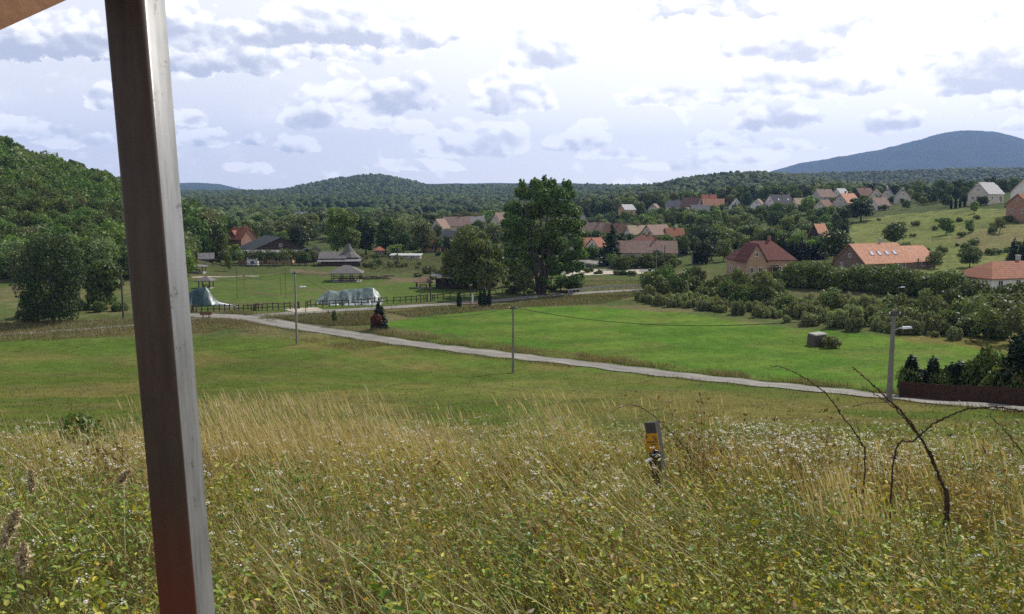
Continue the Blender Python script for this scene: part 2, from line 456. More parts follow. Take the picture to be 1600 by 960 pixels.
def fbm(x, y, s, seed, o=4):
    r = 0; a = .5
    for k in range(o): r = r + a * vnoise(x + 17 * k, y - 9 * k, s / 2 ** k, seed + k); a *= .5
    return r / (1 - .5 ** o)
FIELD = poly_world([(575, 508), (640, 498), (720, 490), (830, 481), (930, 478), (1040, 488), (1120, 497), (1250, 514), (1400, 530), (1500, 541), (1590, 556), (1760, 590), (1760, 622), (1405, 600),
                    (1400, 612), (1310, 606), (1150, 584), (1000, 566), (850, 545), (700, 524), (620, 512)])
ARENA = poly_world([(250, 480), (300, 440), (420, 428), (560, 437), (680, 446), (830, 460), (700, 470), (600, 478), (450, 490), (300, 487)])
DIRT = poly_world([(590, 434), (660, 434), (720, 433), (800, 436), (830, 441), (760, 444), (690, 441), (620, 441)])
DIRT2 = poly_world([(452, 421), (492, 423), (520, 427), (505, 430), (460, 428)])
SLOPE = poly_world([(1310, 386), (1335, 346), (1420, 334), (1500, 326), (1620, 330), (1800, 320), (1800, 470), (1500, 455), (1420, 432), (1330, 420)])
SLOPE2 = poly_world([(1480, 372), (1530, 360), (1640, 340), (1700, 360), (1600, 384), (1520, 396)])
def ground_colour(x, y):
    n1 = fbm(x, y, 14, 1); n2 = fbm(x, y, 5, 11); n3 = fbm(x, y, 40, 21); n4 = fbm(x, y, 1.6, 31, 3)
    L = lambda a, b_, t: a + (b_ - a) * np.clip(t, 0, 1)[:, None]
    C = lambda *c: np.array(c)[None, :]
    wx = x + (n2 - .5) * 4; wy = y + (n1 - .5) * 5
    # the mown meadow below the bank
    c = L(C(.076, .104, .018), C(.138, .126, .036), sstep(.42, .68, n1))
    c = L(c, C(.070, .116, .018), sstep(.5, .72, n3) * .8)
    band = 0.5 + 0.5 * np.sin(y * .42 + x * .10 + 5 * n3)
    c = L(c, C(.118, .105, .035), sstep(.55, .95, band) * .38 * (y < 125))
    bare = np.exp(-((y - 122 - (x + 30) * -.42) / 9) ** 2)
    c = L(c, C(.080, .128, .020), bare * sstep(.35, .6, n2) * .8)
    # valley floor beyond the road
    rough = sstep(128, 140, y - x * -.0)
    c = L(c, L(C(.075, .098, .030), C(.125, .112, .050), sstep(.35, .65, n2)), rough)
    c = L(c, L(C(.050, .072, .022), C(.085, .095, .035), n1), sstep(215, 260, y))
    c = L(c, C(.040, .060, .018), sstep(430, 620, y))
    c = L(c, C(.030, .048, .016), sstep(650, 900, y))
    a = inside(ARENA, wx, wy)
    c = np.where(a[:, None], L(L(C(.068, .108, .022), C(.088, .118, .028), n1), C(.105, .100, .042), sstep(.55, .75, n2)), c)
    d = inside(DIRT, wx, wy) | inside(DIRT2, wx, wy)
    c = np.where(d[:, None], L(C(.16, .115, .072), C(.11, .10, .05), n2), c)
    f = inside(FIELD, x + (n2 - .5) * 2.5, y + (n2 - .5) * 3)
    fc = L(C(.070, .142, .017), C(.102, .162, .024), sstep(.35, .65, n1)); fc = L(fc, C(.125, .140, .036), sstep(.50, .72, n2) * .6); fc = L(fc, C(.060, .112, .018), sstep(.5, .8, .5 + .5 * np.sin(y * .55 - x * .22 + 3 * n1)) * .45)
    c = np.where(f[:, None], fc, c)
    s_ = inside(SLOPE, wx, wy) & (y > 190)
    sc_ = L(L(C(.125, .160, .038), C(.165, .170, .060), n1), C(.10, .115, .040), sstep(.5, .7, n2))
    c = np.where(s_[:, None], sc_, c)
    s2 = inside(SLOPE2, wx, wy) & (y > 190)
    c = np.where(s2[:, None], L(C(.19, .165, .075), C(.14, .14, .055), n2), c)
    # soil and litter under the tall grass of the bank
    c = L(c, L(C(.085, .085, .032), C(.13, .105, .055), n2), 1 - sstep(24, 48, y + 14 * (n2 - .5)))
    c = L(c, C(.24, .17, .085), np.exp(-((x + 17) / 9) ** 2 - ((y - 31) / 7) ** 2) * .9)
    return c * (0.82 + .36 * n4)[:, None]
def ground_sheet():
    us = np.concatenate([np.linspace(-1.8, -.72, 60)[:-1], np.linspace(-.72, .72, 760), np.linspace(.72, 1.8, 60)[1:]])
    ys = np.concatenate([np.linspace(-10, 4, 24)[:-1], 4 + (np.geomspace(14, 9600, 780) - 14)])
    U, Y = np.meshgrid(us, ys); X = U * (Y + 12)
    x = X.ravel(); y = Y.ravel(); z = T(x, y)
    big = sstep(3200, 5000, y)
    z = z + big * (fbm(x, y, 260, 71, 4) - .5) * 60 * sstep(0, 200, z + 20)
    c = ground_colour(x, y)
    nr, nc = len(ys), len(us)
    i = np.arange(nr * nc).reshape(nr, nc)
    Q = np.stack([i[:-1, :-1], i[:-1, 1:], i[1:, 1:], i[1:, :-1]], -1).reshape(-1, 4)
    m, g, b = newmat('ground')
    t = g.attr('tint'); co = g.n('ShaderNodeNewGeometry').outputs['Position']
    n = g.noise(co, .9, 6, .7); n2 = g.noise(co, 6.0, 4, .7); n3 = g.noise(co, .02, 6, .75)
    v = g.mul(g.ss(g.add(g.mul(n, .6), g.mul(n2, .4)), .3, .7, .72, 1.28), g.ss(n3, .3, .7, .85, 1.15))
    mul = g.n('ShaderNodeVectorMath', operation='SCALE'); g.link(t, mul.inputs[0]); g.link(v, mul.inputs['Scale'])
    g.link(mul.outputs[0], b.inputs['Base Color']); b.inputs['Roughness'].default_value = 1.0; b.inputs['Specular IOR Level'].default_value = .02
    g.link(g.bump(g.add(n, n2), .8, .15), b.inputs['Normal'])
    me = np_mesh('ground', np.stack([x, y, z], 1), Q, mats=['ground'], tint=c, smooth=True)
    tag(link('ground', me), kind='structure')
ground_sheet()

# ------------------------------------------------------------------ roads
m, g, b = newmat('road')
co = g.n('ShaderNodeNewGeometry').outputs['Position']
n = g.noise(co, .35, 6, .7); n2 = g.noise(co, 5, 5, .7)
c = g.mix(g.ss(n, .35, .7), (.150, .138, .122, 1), (.235, .215, .19, 1)); c = g.mix(g.ss(n2, .4, .75, 0, .6), c, (.14, .125, .11, 1))
c = g.mix(1.0, c, g.attr('tint'), 'MULTIPLY'); g.link(c, b.inputs['Base Color']); b.inputs['Roughness'].default_value = .9; g.link(g.bump(n2, .4, .03), b.inputs['Normal'])
m, g, b = newmat('gravel_lot')
co = g.n('ShaderNodeNewGeometry').outputs['Position']
n = g.noise(co, .25, 6, .7); n2 = g.noise(co, 4, 5, .7)
c = g.mix(g.ss(n, .35, .7), (.34, .29, .215, 1), (.46, .40, .31, 1)); c = g.mix(g.ss(n2, .45, .75, 0, .5), c, (.22, .19, .14, 1))
g.link(c, b.inputs['Base Color']); b.inputs['Roughness'].default_value = .95
def resample(P, step):
    P = [Vector(p[:2]) for p in P]
    for _ in range(2):
        Qp = [P[0]]
        for a, b_ in zip(P, P[1:]): Qp += [a * .75 + b_ * .25, a * .25 + b_ * .75]
        P = Qp + [P[-1]]
    out = [P[0]]; acc = 0
    for a, b_ in zip(P, P[1:]):
        L = (b_ - a).length; n = max(1, int(L / step))
        for k in range(1, n + 1): out.append(a.lerp(b_, k / n))
    return out
def strip(name, pts, w, mat, dz, step=1.5, kind='structure', edge=.25):
    P = resample([at(*p) for p in pts], step); k = len(P)
    W = w if hasattr(w, '__len__') else [w, w]
    V = []; nc = 7
    for i, p in enumerate(P):
        d = (P[min(i + 1, k - 1)] - P[max(i - 1, 0)]).normalized(); nrm = Vector((-d.y, d.x))
        ww = np.interp(i / (k - 1), np.linspace(0, 1, len(W)), W)
        for j in range(nc):
            t = (j / (nc - 1) - .5) * ww
            if j in (0, nc - 1): t += (random.random() - .5) * 2 * edge
            q = p + nrm * t; V.append((q.x, q.y, 0))
    V = np.array(V); V[:, 2] = T(V[:, 0], V[:, 1]) + dz
    i = np.arange(len(V)).reshape(k, nc)
    Q = np.stack([i[:-1, :-1], i[:-1, 1:], i[1:, 1:], i[1:, :-1]], -1).reshape(-1, 4)
    tn = np.tile(np.array([(.50, .55, .32), (1.02, 1.0, .97), (1.12, 1.1, 1.07), (.78, .80, .68), (1.12, 1.1, 1.07), (1.02, 1.0, .97), (.50, .55, .32)]), (k, 1)); tn = tn * (.86 + .28 * fbm(V[:, 0], V[:, 1], 3.5, 91, 3))[:, None]
    o = link(name, np_mesh(name, V, Q, mats=[mat], tint=tn, smooth=True)); tag(o, kind=kind); return o, P
_, LANE = strip('lane_road', [(1830, 664), (1700, 651), (1600, 641), (1400, 622), (1250, 607), (1100, 591), (950, 574), (800, 556), (640, 537), (540, 523), (470, 512), (425, 504), (395, 498), (350, 494.5), (310, 493.5), (270, 493)], [4.2, 4.2, 4.2, 4.2, 4.2, 4.6, 6.0, 4.4], 'road', .075)
_, LANE2 = strip('farm_road', [(392, 496), (430, 492.5), (470, 489), (560, 484), (700, 476), (800, 468.5), (850, 463), (930, 457), (985, 454), (1040, 453), (1100, 455)], [7, 4.2, 4, 4, 4, 4], 'road', .070)
strip('gravel_track', [(330, 497), (290, 500), (200, 510), (100, 517), (0, 524), (-120, 532)], [3.2, 2.2, 2.0], 'road', .065)
strip('gateway_apron', [(452, 486.5), (475, 484.5), (500, 483)], [5.5, 5.5], 'gravel_lot', .080)
strip('car_park', [(862, 428), (905, 426), (960, 425), (1010, 426)], [15, 17, 15, 8], 'gravel_lot', .085, edge=.8)
strip('village_street', [(1030, 427), (985, 420), (950, 414), (915, 408), (880, 404), (840, 400)], [5, 5, 5], 'road', .09)
strip('footpath', [(300, 434), (345, 433), (405, 432)], [1.4, 1.2], 'gravel_lot', .07)
# ------------------------------------------------------------------ plants
def leaf_cloud(lobes, n, size, seed, shell=.62, flat=.9, aspect=1.0, droop=0.0):
    """leaf sprays spread through a set of lobes (x,y,z,rx,ry,rz): vertices and quads"""
    r = np.random.default_rng(seed); L = np.array(lobes, float)
    ar = (L[:, 3] * L[:, 4] * L[:, 5]) ** (2 / 3); k = r.choice(len(L), int(n * 1.9), p=ar / ar.sum())
    d = r.normal(size=(len(k), 3)); d /= np.linalg.norm(d, axis=1)[:, None]
    rad = shell + (1.08 - shell) * r.random(len(k)) ** .7
    rad *= 1 + .13 * np.sin(d[:, 0] * 5 + k) * np.sin(d[:, 1] * 6 + d[:, 2] * 5 + k * 2)
    P = L[k, :3] + d * L[k, 3:] * rad[:, None]
    deep = np.zeros(len(k), bool)
    for j in range(len(L)):
        q = np.linalg.norm((P - L[j, :3]) / L[j, 3:], axis=1); deep |= (q < .60) & (k != j)
    sel = np.where(~deep)[0][:n]; P = P[sel]; d = d[sel]
    nrm = d + r.normal(size=d.shape) * flat; nrm[:, 2] += .25; nrm /= np.linalg.norm(nrm, axis=1)[:, None]
    a = np.cross(nrm, r.normal(size=d.shape)); a /= np.linalg.norm(a, axis=1)[:, None]
    if droop: a = a * (1 - droop) + np.array([0, 0, -1.0]) * droop; a /= np.linalg.norm(a, axis=1)[:, None]
    b = np.cross(nrm, a); b /= np.maximum(np.linalg.norm(b, axis=1)[:, None], 1e-6)
    s = size * (.55 + .9 * r.random(len(P)))[:, None]
    jit = lambda: (1 + .5 * (r.random(len(P)) - .5))[:, None]
    V = np.stack([P - a * s * aspect * jit(), P - b * s * .62 * jit() + nrm * s * .12, P + a * s * aspect * jit(), P + b * s * .62 * jit() + nrm * s * .12], 1).reshape(-1, 3)
    return V, np.arange(len(V)).reshape(-1, 4)
def leaf_mesh(name, lobes, n, size, seed, mat, **kw):
    V, Q = leaf_cloud(lobes, n, size, seed, **kw)
    return np_mesh(name, V, Q, mats=[mat])
def lobes_broad(h, w, seed, n=9, base=.28, top=1.0):
    r = random.Random(seed); out = [(0, 0, h * (base + 1) / 2, w * .30, w * .30, h * (1 - base) * .42)]
    for i in range(n):
        t = (i + .5) / n; z = h * (base + .10 + (1 - base) * .78 * t)
        env = w * .5 * math.sin(math.pi * (.16 + .72 * (z / h - base) / (1 - base))) ** .7
        a = i * 2.4 + r.random(); q = env * r.uniform(.45, .75); s = w * r.uniform(.15, .24)
        out.append((q * math.cos(a), q * math.sin(a), z, s * 1.1, s * 1.1, s * r.uniform(.75, 1.0)))
    return out
def trunk_mb(h, r0, limbs, seed, mat='bark', lean=.0):
    r = random.Random(seed); mb = MB().mat(mat)
    pts = [(lean * t * h + r.uniform(-.03, .03) * h * t, r.uniform(-.03, .03) * h * t, h * t - .4 * (t == 0)) for t in (0, .12, .35, .6, .8)]
    mb.tube(pts, [r0 * 1.5, r0, r0 * .8, r0 * .5, r0 * .2], 7)
    for i in range(limbs):
        t = r.uniform(.25, .6); a = r.uniform(0, 6.28); L = h * r.uniform(.22, .36)
        p = Vector((lean * t * h, 0, h * t)); d = Vector((math.cos(a), math.sin(a), r.uniform(.5, 1.1)))
        mb.tube([p, p + d * L * .5, p + d * L * .85 + Vector((0, 0, L * .2))], [r0 * .5, r0 * .32, r0 * .1], 5)
    return mb
def conifer_lobes(h, w, layers=11, base=.06):
    out = []
    for i in range(layers):
        t = i / (layers - 1); z = h * (base + (0.96 - base) * t); q = w * .5 * (1 - t) ** .9 + .06 * w
        for k in range(5 if t < .8 else 2):
            a = k * 1.257 + i * .7; out.append((q * .5 * math.cos(a), q * .5 * math.sin(a), z - q * .15, q * .55, q * .55, h * .050))
        out.append((0, 0, z, q * .4, q * .4, h * .06))
    return out
KINDS = {}          # kind -> (trunk mesh, crown mesh, joined mesh, height, width)
def kind(key, h, w, lobes, n, size, mat, tr, seed, **kw):
    V, Q = leaf_cloud(lobes, n, size, seed, **kw)
    crown = np_mesh(key + '_crown', V, Q, mats=[mat])
    tm = tr.mesh(key + '_trunk', True) if tr else None
    if tr:
        tv = np.array(tr.v); tq = [f for f in tr.f if len(f) == 4]
        tq = np.array(tq) + len(V)
        joined = np_mesh(key + '_tree', np.concatenate([V, tv]), np.concatenate([Q, tq]), mats=[mat, tr.mats[0]], mi=[0] * len(Q) + [1] * len(tq))
    else: joined = crown
    KINDS[key] = (tm, crown, joined, h, w)
for i, mt in enumerate(['leaf_dark', 'leaf_mid', 'leaf_light', 'leaf_olive', 'leaf_lime']):
    for v in range(2):
        h, w = [(10, 8.5), (10, 7.2)][v]
        kind(f'broad_{mt[5:]}{v}', h, w, lobes_broad(h, w, 10 * i + v, 11, .16), 1900, .38, mt, trunk_mb(h * .8, .22, 4, i), 50 + i * 3 + v)
for v in range(4):
    h, w = [(10, 9.5), (10, 8.5), (11, 8), (9, 9)][v]
    kind(f'hill{v}', h, w, lobes_broad(h, w, 60 + v, 12, .10), 1700, .42, ['leaf_hill', 'leaf_hill', 'leaf_hill_pale', 'leaf_hill_lime'][v], trunk_mb(h * .7, .22, 3, 90 + v), 150 + v)
kind('old_oak', 22, 22, lobes_broad(22, 22, 501, 26, .10) + lobes_broad(20, 24, 502, 16, .06), 14000, .38, 'leaf_dark', trunk_mb(17, .45, 6, 7), 511)
HILL = [(leaf_cloud(lobes_broad(10, 9, 460 + v, 10, .10), 480, .70, 470 + v)) for v in range(4)]
kind('pale_round', 9, 8.5, lobes_broad(9, 8.5, 201, 12, .12), 2000, .34, 'leaf_pale', trunk_mb(7, .2, 3, 7), 211)
for v in range(2):
    kind(f'poplar{v}', 14, 6.2, lobes_broad(14, 6.2, 301 + v, 16, .10), 2600, .36, ['leaf_light', 'leaf_mid'][v], trunk_mb(12, .25, 4, 9 + v), 311 + v)
    kind(f'spruce{v}', [11, 8][v], [4.6, 3.6][v], conifer_lobes([11, 8][v], [4.6, 3.6][v]), 2400, .30, 'leaf_conifer', trunk_mb(9, .16, 0, 5), 321 + v, shell=.3, droop=.25)
kind('thuja', 3.6, 1.15, [(0, 0, .9, .52, .52, .9), (0, 0, 1.7, .50, .50, 1.0), (0, 0, 2.6, .32, .32, .95)], 1500, .10, 'leaf_thuja', trunk_mb(2, .06, 0, 3), 331)
kind('cypress', 6, 1.7, [(0, 0, 1.3, .75, .75, 1.3), (0, 0, 3, .75, .75, 1.7), (0, 0, 4.5, .5, .5, 1.5)], 1300, .2, 'leaf_thuja', trunk_mb(4, .1, 0, 3), 332)
for v in range(2):
    kind(f'fruit{v}', 4.2, 3.6, lobes_broad(4.2, 3.6, 341 + v, 7, .30), 900, .2, ['leaf_olive', 'leaf_mid'][v], trunk_mb(3.2, .10, 3, 4 + v), 345 + v)
for v, mt in enumerate(['leaf_bush', 'leaf_mid', 'leaf_olive', 'leaf_bush']):
    r = random.Random(v + 70)
    lb = [(r.uniform(-1, 1), r.uniform(-.9, .9), r.uniform(.5, 1.35), r.uniform(.55, 1.0), r.uniform(.55, 1.0), r.uniform(.5, .85)) for _ in range(9)]
    kind(f'bush{v}', 2.2, 3.2, lb, 1500, .17, mt, None, 350 + v, shell=.5)
for v, mt in enumerate(['leaf_scrub', 'leaf_pale']):
    r = random.Random(v + 80)
    lb = [(r.uniform(-1.1, 1.1), r.uniform(-.9, .9), r.uniform(.7, 1.3), r.uniform(.25, .5), r.uniform(.25, .5), r.uniform(.7, 1.1)) for _ in range(13)]
    kind(f'scrub{v}', 2.4, 3.0, lb, 1700, .13, mt, None, 360 + v, shell=.4, droop=.45, aspect=1.5)
def plant(key, p, name, label, cat='tree', group=None, s=1.0, sz=None, parts=False, rz=None, h=None, w=None):
    tm, cm, jm, H, W = KINDS[key]
    if h: sz = h / H
    if w: s = w / W
    sz = sz or s; rz = random.uniform(0, 6.28) if rz is None else rz
    if parts and tm:
        o = empty(name, p, rz, label, cat, group); o.scale = (s, s, sz)
        link('trunk', tm, o); link('crown', cm, o)
    else:
        o = link(name, jm, None, p, (0, 0, rz), (s, s, sz)); tag(o, label, cat, group)
    return o
def hedge(name, a, b, width, hgt, n, size, seed, mat, label, cat='hedge', wob=.25):
    """a hedge from a to b (ground points): one clipped or overgrown mass of leaves along a line"""
    r = random.Random(seed); a = Vector(a); b = Vector(b); L = (b - a).length; d = (b - a).normalized(); lobes = []
    k = max(3, int(L / (width * .42)))
    for i in range(k):
        p = a.lerp(b, (i + .5) / k); p.z = T1(p.x, p.y) - a.z
        hh = hgt * r.uniform(1 - wob, 1 + wob * .5)
        for z in (.28, .68):
            lobes.append((p.x - a.x + r.uniform(-.2, .2) * width, p.y - a.y + r.uniform(-.2, .2) * width, p.z + hh * z, width * r.uniform(.45, .62), width * r.uniform(.45, .6), hh * .34))
    o = link(name, leaf_mesh(name, lobes, n, size, seed, mat, shell=.55), None, a); return tag(o, label, cat)

# ------------------------------------------------------------------ houses
HOUSES = []         # x, y, radius, px span, eave slope: trees keep off these
def window_mesh(w, h, frame='white_paint'):
    mb = MB().mat(frame); t = .09
    mb.box(-w / 2, w / 2, -.06, .05, h - t, h); mb.box(-w / 2 - .05, w / 2 + .05, -.12, .05, 0, t)
    mb.box(-w / 2, -w / 2 + t, -.06, .05, t, h - t); mb.box(w / 2 - t, w / 2, -.06, .05, t, h - t); mb.box(-.03, .03, -.05, .05, t, h - t)
    me = mb.mesh('window'); pb = MB().mat('glass'); pb.box(-w / 2 + t, w / 2 - t, -.02, .03, t, h - t)
    return me, pb.mesh('pane')
WIN = {}
def window(parent, x, y, z, rz, w=1.1, h=1.3, frame='white_paint', pane=True):
    k = (w, h, frame)
    if k not in WIN: WIN[k] = window_mesh(*k)
    f = link('window', WIN[k][0], parent, (x, y, z), (0, 0, rz))
    link('pane', WIN[k][1], f); return f
def house(name, label, px, d, L, D, H, Rr, rot, wall, roof, style='gable', chim=1, cmat='chimney', wins=2, gwins=1, gable=None, sky=0, dz=0.0, cat='house', group=None, door=True, over=.45, clip=0, wing=None, dormer=None, parts=True, z=None):
    p = atd(px, d) if not isinstance(px, Vector) else px
    if z is not None: p.z = z
    p.z += dz
    t = empty(name, p, R_(rot), label, cat, group)
    w = MB().mat(wall); hy = D / 2; hx = L / 2
    w.box(-hx, hx, -hy, hy, -2.5, H)
    if style == 'gable':
        w.mat(gable or wall)
        w.profile([(-hy, H), (hy, H), (0, H + Rr - .02)], -hx, hx, [(0, 1, 2)])
    link('wall', w.mesh('wall'), t)
    r = MB().mat(roof); o = over; th = .16; e = hy + o; ze = H - o * Rr / hy; zr = H + Rr
    if style == 'gable':
        if clip:
            # half-hipped: the gable peak is cut back
            k = clip; zk = H + Rr * (1 - k); yk = hy * k; xo = hx + o; xi = hx - L * .12
            for s in (-1, 1):
                top = [(-xo, s * e, ze), (xo, s * e, ze), (xo, s * yk, zk), (xi, 0, zr), (-xi, 0, zr), (-xo, s * yk, zk)]
                r.add([(x, y, q) for x, y, q in top] + [(x, y, q + th) for x, y, q in top],
                      [(0, 1, 2, 3, 4, 5), (11, 10, 9, 8, 7, 6)] + [(i, (i + 1) % 6, 6 + (i + 1) % 6, 6 + i) for i in range(6)])
                tri = [(s * xo, -yk, zk + .03), (s * xo, yk, zk + .03), (s * xi, 0, zr + .03)]
                r.add(tri + [(x, y, q + th) for x, y, q in tri], [(0, 1, 2), (5, 4, 3), (0, 1, 4, 3), (1, 2, 5, 4), (2, 0, 3, 5)])
        else:
            r.profile([(-e, ze), (0, zr), (e, ze), (e, ze + th), (0, zr + th), (-e, ze + th)], -hx - o, hx + o, [(0, 1, 4, 5), (1, 2, 3, 4)])
    elif style == 'hip':
        ex = hx + o; q = max(0.0, hx - hy * .95)
        r.add([(-ex, -e, ze), (ex, -e, ze), (ex, e, ze), (-ex, e, ze), (-ex, -e, ze + th), (ex, -e, ze + th), (ex, e, ze + th), (-ex, e, ze + th), (-q, 0, zr + th), (q + .01, 0, zr + th)],
              [(0, 3, 2, 1), (0, 1, 5, 4), (1, 2, 6, 5), (2, 3, 7, 6), (3, 0, 4, 7), (4, 5, 9, 8), (5, 6, 9), (6, 7, 8, 9), (7, 4, 8)])
    elif style == 'shed':
        r.add([(-hx - o, -e, H), (hx + o, -e, H), (hx + o, e, H + Rr), (-hx - o, e, H + Rr), (-hx - o, -e, H + th), (hx + o, -e, H + th), (hx + o, e, H + Rr + th), (-hx - o, e, H + Rr + th)],
              [(0, 3, 2, 1), (4, 5, 6, 7), (0, 1, 5, 4), (1, 2, 6, 5), (2, 3, 7, 6), (3, 0, 4, 7)])
    ro = link('roof', r.mesh('roof'), t)
    if wing:      # a gabled wing towards the front: x centre, width, projection, rise
        wx, ww, pr, wr = wing
        a = MB().mat(wall); a.box(wx - ww / 2, wx + ww / 2, -hy - pr, -hy + .3, -2.5, H - .01)
        a.mat(gable or wall); vs = [(wx - ww / 2, H), (wx + ww / 2, H), (wx, H + wr - .03)]
        a.add([(x, -hy - pr, q) for x, q in vs] + [(x, 0, q) for x, q in vs], [(0, 1, 2), (5, 4, 3), (0, 3, 4, 1), (1, 4, 5, 2), (2, 5, 3, 0)])
        link('wing', a.mesh('wing'), t)
        b2 = MB().mat(roof); ew = ww / 2 + o; z0 = H - o * wr / (ww / 2); yb = 0.0
        pts = [(wx - ew, z0), (wx, H + wr), (wx + ew, z0), (wx + ew, z0 + th), (wx, H + wr + th), (wx - ew, z0 + th)]
        n = 6; y0 = -hy - pr - o
        b2.add([(x, y0, q) for x, q in pts] + [(x, yb, q) for x, q in pts], [(0, 1, 4, 5), (1, 2, 3, 4)] + [(i, (i + 1) % n, n + (i + 1) % n, n + i) for i in range(n)])
        link('wing_roof', b2.mesh('wing_roof'), t)
    for i in range(chim):
        x = hx * (.35 - .5 * i); c = MB().mat(cmat); c.box(x - .35, x + .35, .1, .7, H + Rr * .5, zr + 1.1); c.box(x - .43, x + .43, .02, .78, zr + 1.1, zr + 1.25)
        link('chimney', c.mesh('chimney'), ro)
    for i in range(sky):
        x = -hx * .45 + i * (L * .5 / max(1, sky - 1)); yk = -hy * .55; sl = math.atan2(Rr, hy)
        s = MB().mat('dark_metal'); s.box(-.5, .5, -.7, .7, -.02, .08); s.mat('skylight'); s.box(-.42, .42, -.62, .62, .06, .10)
        so = link('skylight', s.mesh('skylight'), ro, (x, yk, H + Rr * .45 + th * 1.15), (sl, 0, 0))
    if dormer:
        x, dw = dormer; a = MB().mat('timber'); y0 = -hy * .75; z0 = H + Rr * .18
        a.add([(x - dw / 2, y0, z0), (x + dw / 2, y0, z0), (x, y0, z0 + dw * .75), (x - dw / 2, 0, z0), (x + dw / 2, 0, z0), (x, 0, z0 + dw * .75)], [(0, 1, 2), (5, 4, 3), (0, 3, 4, 1)])
        dm = link('dormer', a.mesh('dormer'), ro); b2 = MB().mat(roof)
        b2.profile([(0, 0)], 0, 0, []) if False else None
        q = dw / 2 + .3; zz = z0 - .3; zt = z0 + dw * .75 + .05
        pts = [(x - q, zz), (x, zt), (x + q, zz), (x + q, zz + .15), (x, zt + .15), (x - q, zz + .15)]
        b2.add([(a_, y0 - .4, c_) for a_, c_ in pts] + [(a_, .2, c_) for a_, c_ in pts], [(0, 1, 4, 5), (1, 2, 3, 4)] + [(i, (i + 1) % 6, 6 + (i + 1) % 6, 6 + i) for i in range(6)])
        link('dormer_roof', b2.mesh('dormer_roof'), ro)
        window(dm, x, y0 - .02, z0 + .35, 0, .9, 1.1, 'timber')
    for i in range(wins):
        x = -hx + L * (i + .5) / wins
        if wing and abs(x - wing[0]) < wing[1] / 2 + .6: continue
        if door and i == wins // 2 and H > 2.2:
            dd = MB().mat('timber'); dd.box(-.5, .5, -.07, .04, -.3, 2.05)
            do = link('door', dd.mesh('door'), t, (x + 1.1 if wins < 3 else x, -hy, 0)); hd = MB().mat('galvanised'); hd.box(.3, .42, -.13, -.08, .95, 1.02); link('handle', hd.mesh('handle'), do)
            if wins >= 3: continue
        window(t, x, -hy - .01, min(.9, H * .35), 0, 1.2, min(1.4, H * .5))
    for i in range(gwins):
        y = -hy + D * (i + .5) / gwins
        window(t, -hx - .01, y, min(.9, H * .35), -R_(90), 1.0, min(1.3, H * .5))
    if style == 'gable' and gwins and Rr > 2: window(t, -hx - .01, 0, H + Rr * .25, -R_(90), .9, 1.0)
    if wing:
        for dx in (-ww * .22, ww * .22): window(t, wx + dx, -hy - pr - .01, .9, 0, 1.1, 1.4)
        window(t, wx, -hy - pr - .01, H + wr * .2, 0, 1.0, 1.1)
    rad = math.hypot(L, D) / 2 + 1.2
    ps = [pxof(p.x + sx * rad * .8, p.y, p.z) for sx in (-1, 1)]
    HOUSES.append((p.x, p.y, rad, ps[0][0], ps[1][0], (p.z + H * 1.0) / p.y))
    return t
# ------------------------------------------------------------------ the houses of the village
house('brick_house', 'tan brick house with a wine red hipped roof and gabled wing above the bushes', 1190, 228, 14.5, 9, 4.2, 4.3, 14, 'brick_tan', 'roof_wine', 'hip', 1, wins=5, gwins=2, sky=1, wing=(-4.6, 5.4, 1.6, 4.0), z=-20.2)
OH = atd(1366, 226)
house('house', 'long house with a bright orange roof, skylights and brown gable behind the hedge', OH.copy(), 226, 15.5, 10.5, 2.3, 4.4, 24, 'brick_brown', 'roof_orange', 'gable', 1, 'wall_grey', wins=3, gwins=2, sky=4, z=-18.9)
OA = OH + Vector((math.cos(R_(24)), math.sin(R_(24)), 0)) * (15.5 / 2 + 4.9)
house('house_annexe', 'lower orange roofed annexe joined to the long orange roofed house', OA, 226, 9.0, 9.4, 2.2, 3.5, 24, 'brick_brown', 'roof_orange', 'gable', 0, wins=1, gwins=0, z=-18.8)
house('bungalow', 'white bungalow with a low rust red hipped roof at the edge of the hedge', 1578, 176, 17, 10, 2.6, 2.7, 16, 'wall_white', 'roof_rust', 'hip', 1, 'wall_grey', wins=4, gwins=1, z=-18.4)
house('cabin', 'small steep roofed cabin with a dark gable and pale orange roof among trees', 1280, 300, 5.5, 5, 1.6, 4.3, 38, 'wall_dark', 'roof_orange', 'gable', 0, wins=1, gwins=0, z=-15.5)
house('house', 'cream house with a pale grey half hipped roof and dark chimney on the hilltop', 1537, 425, 13, 10, 3.6, 5.2, 32, 'wall_cream', 'roof_pale', 'gable', 1, 'grey_chimney', wins=2, gwins=2, clip=.28, z=-2.6)
house('house', 'tall white gabled house with a dark red roof on top of the hill', 1602, 395, 12, 13, 3.6, 7.5, 62, 'wall_white', 'roof_wine', 'gable', 1, wins=3, gwins=2, z=-1.6)
house('brick_shell_house', 'unplastered red brick house with a rust red roof below the white gabled house', 1602, 325, 10, 9, 4.0, 3.6, 24, 'brick_red', 'roof_rust', 'gable', 0, wins=4, gwins=2, z=-7.0)
house('house', 'grey gabled house with a clean orange roof and two chimneys above the meadow', 1321, 445, 10.5, 8.5, 4.6, 4.4, 34, 'wall_grey', 'roof_orange', 'gable', 2, wins=2, gwins=1, z=-8.0)
house('house', 'low cream house with a brown roof beside the grey gabled orange roofed house', 1286, 440, 8.5, 6, 2.6, 3.2, 42, 'wall_cream', 'roof_brown', 'gable', 0, wins=2, gwins=1, z=-8.0)
house('house', 'house with a faded pinkish roof behind the low cream house', 1284, 520, 11, 8, 3, 4.2, 24, 'wall_grey', 'roof_old', 'gable', 1, wins=2, gwins=0, z=-3.6)
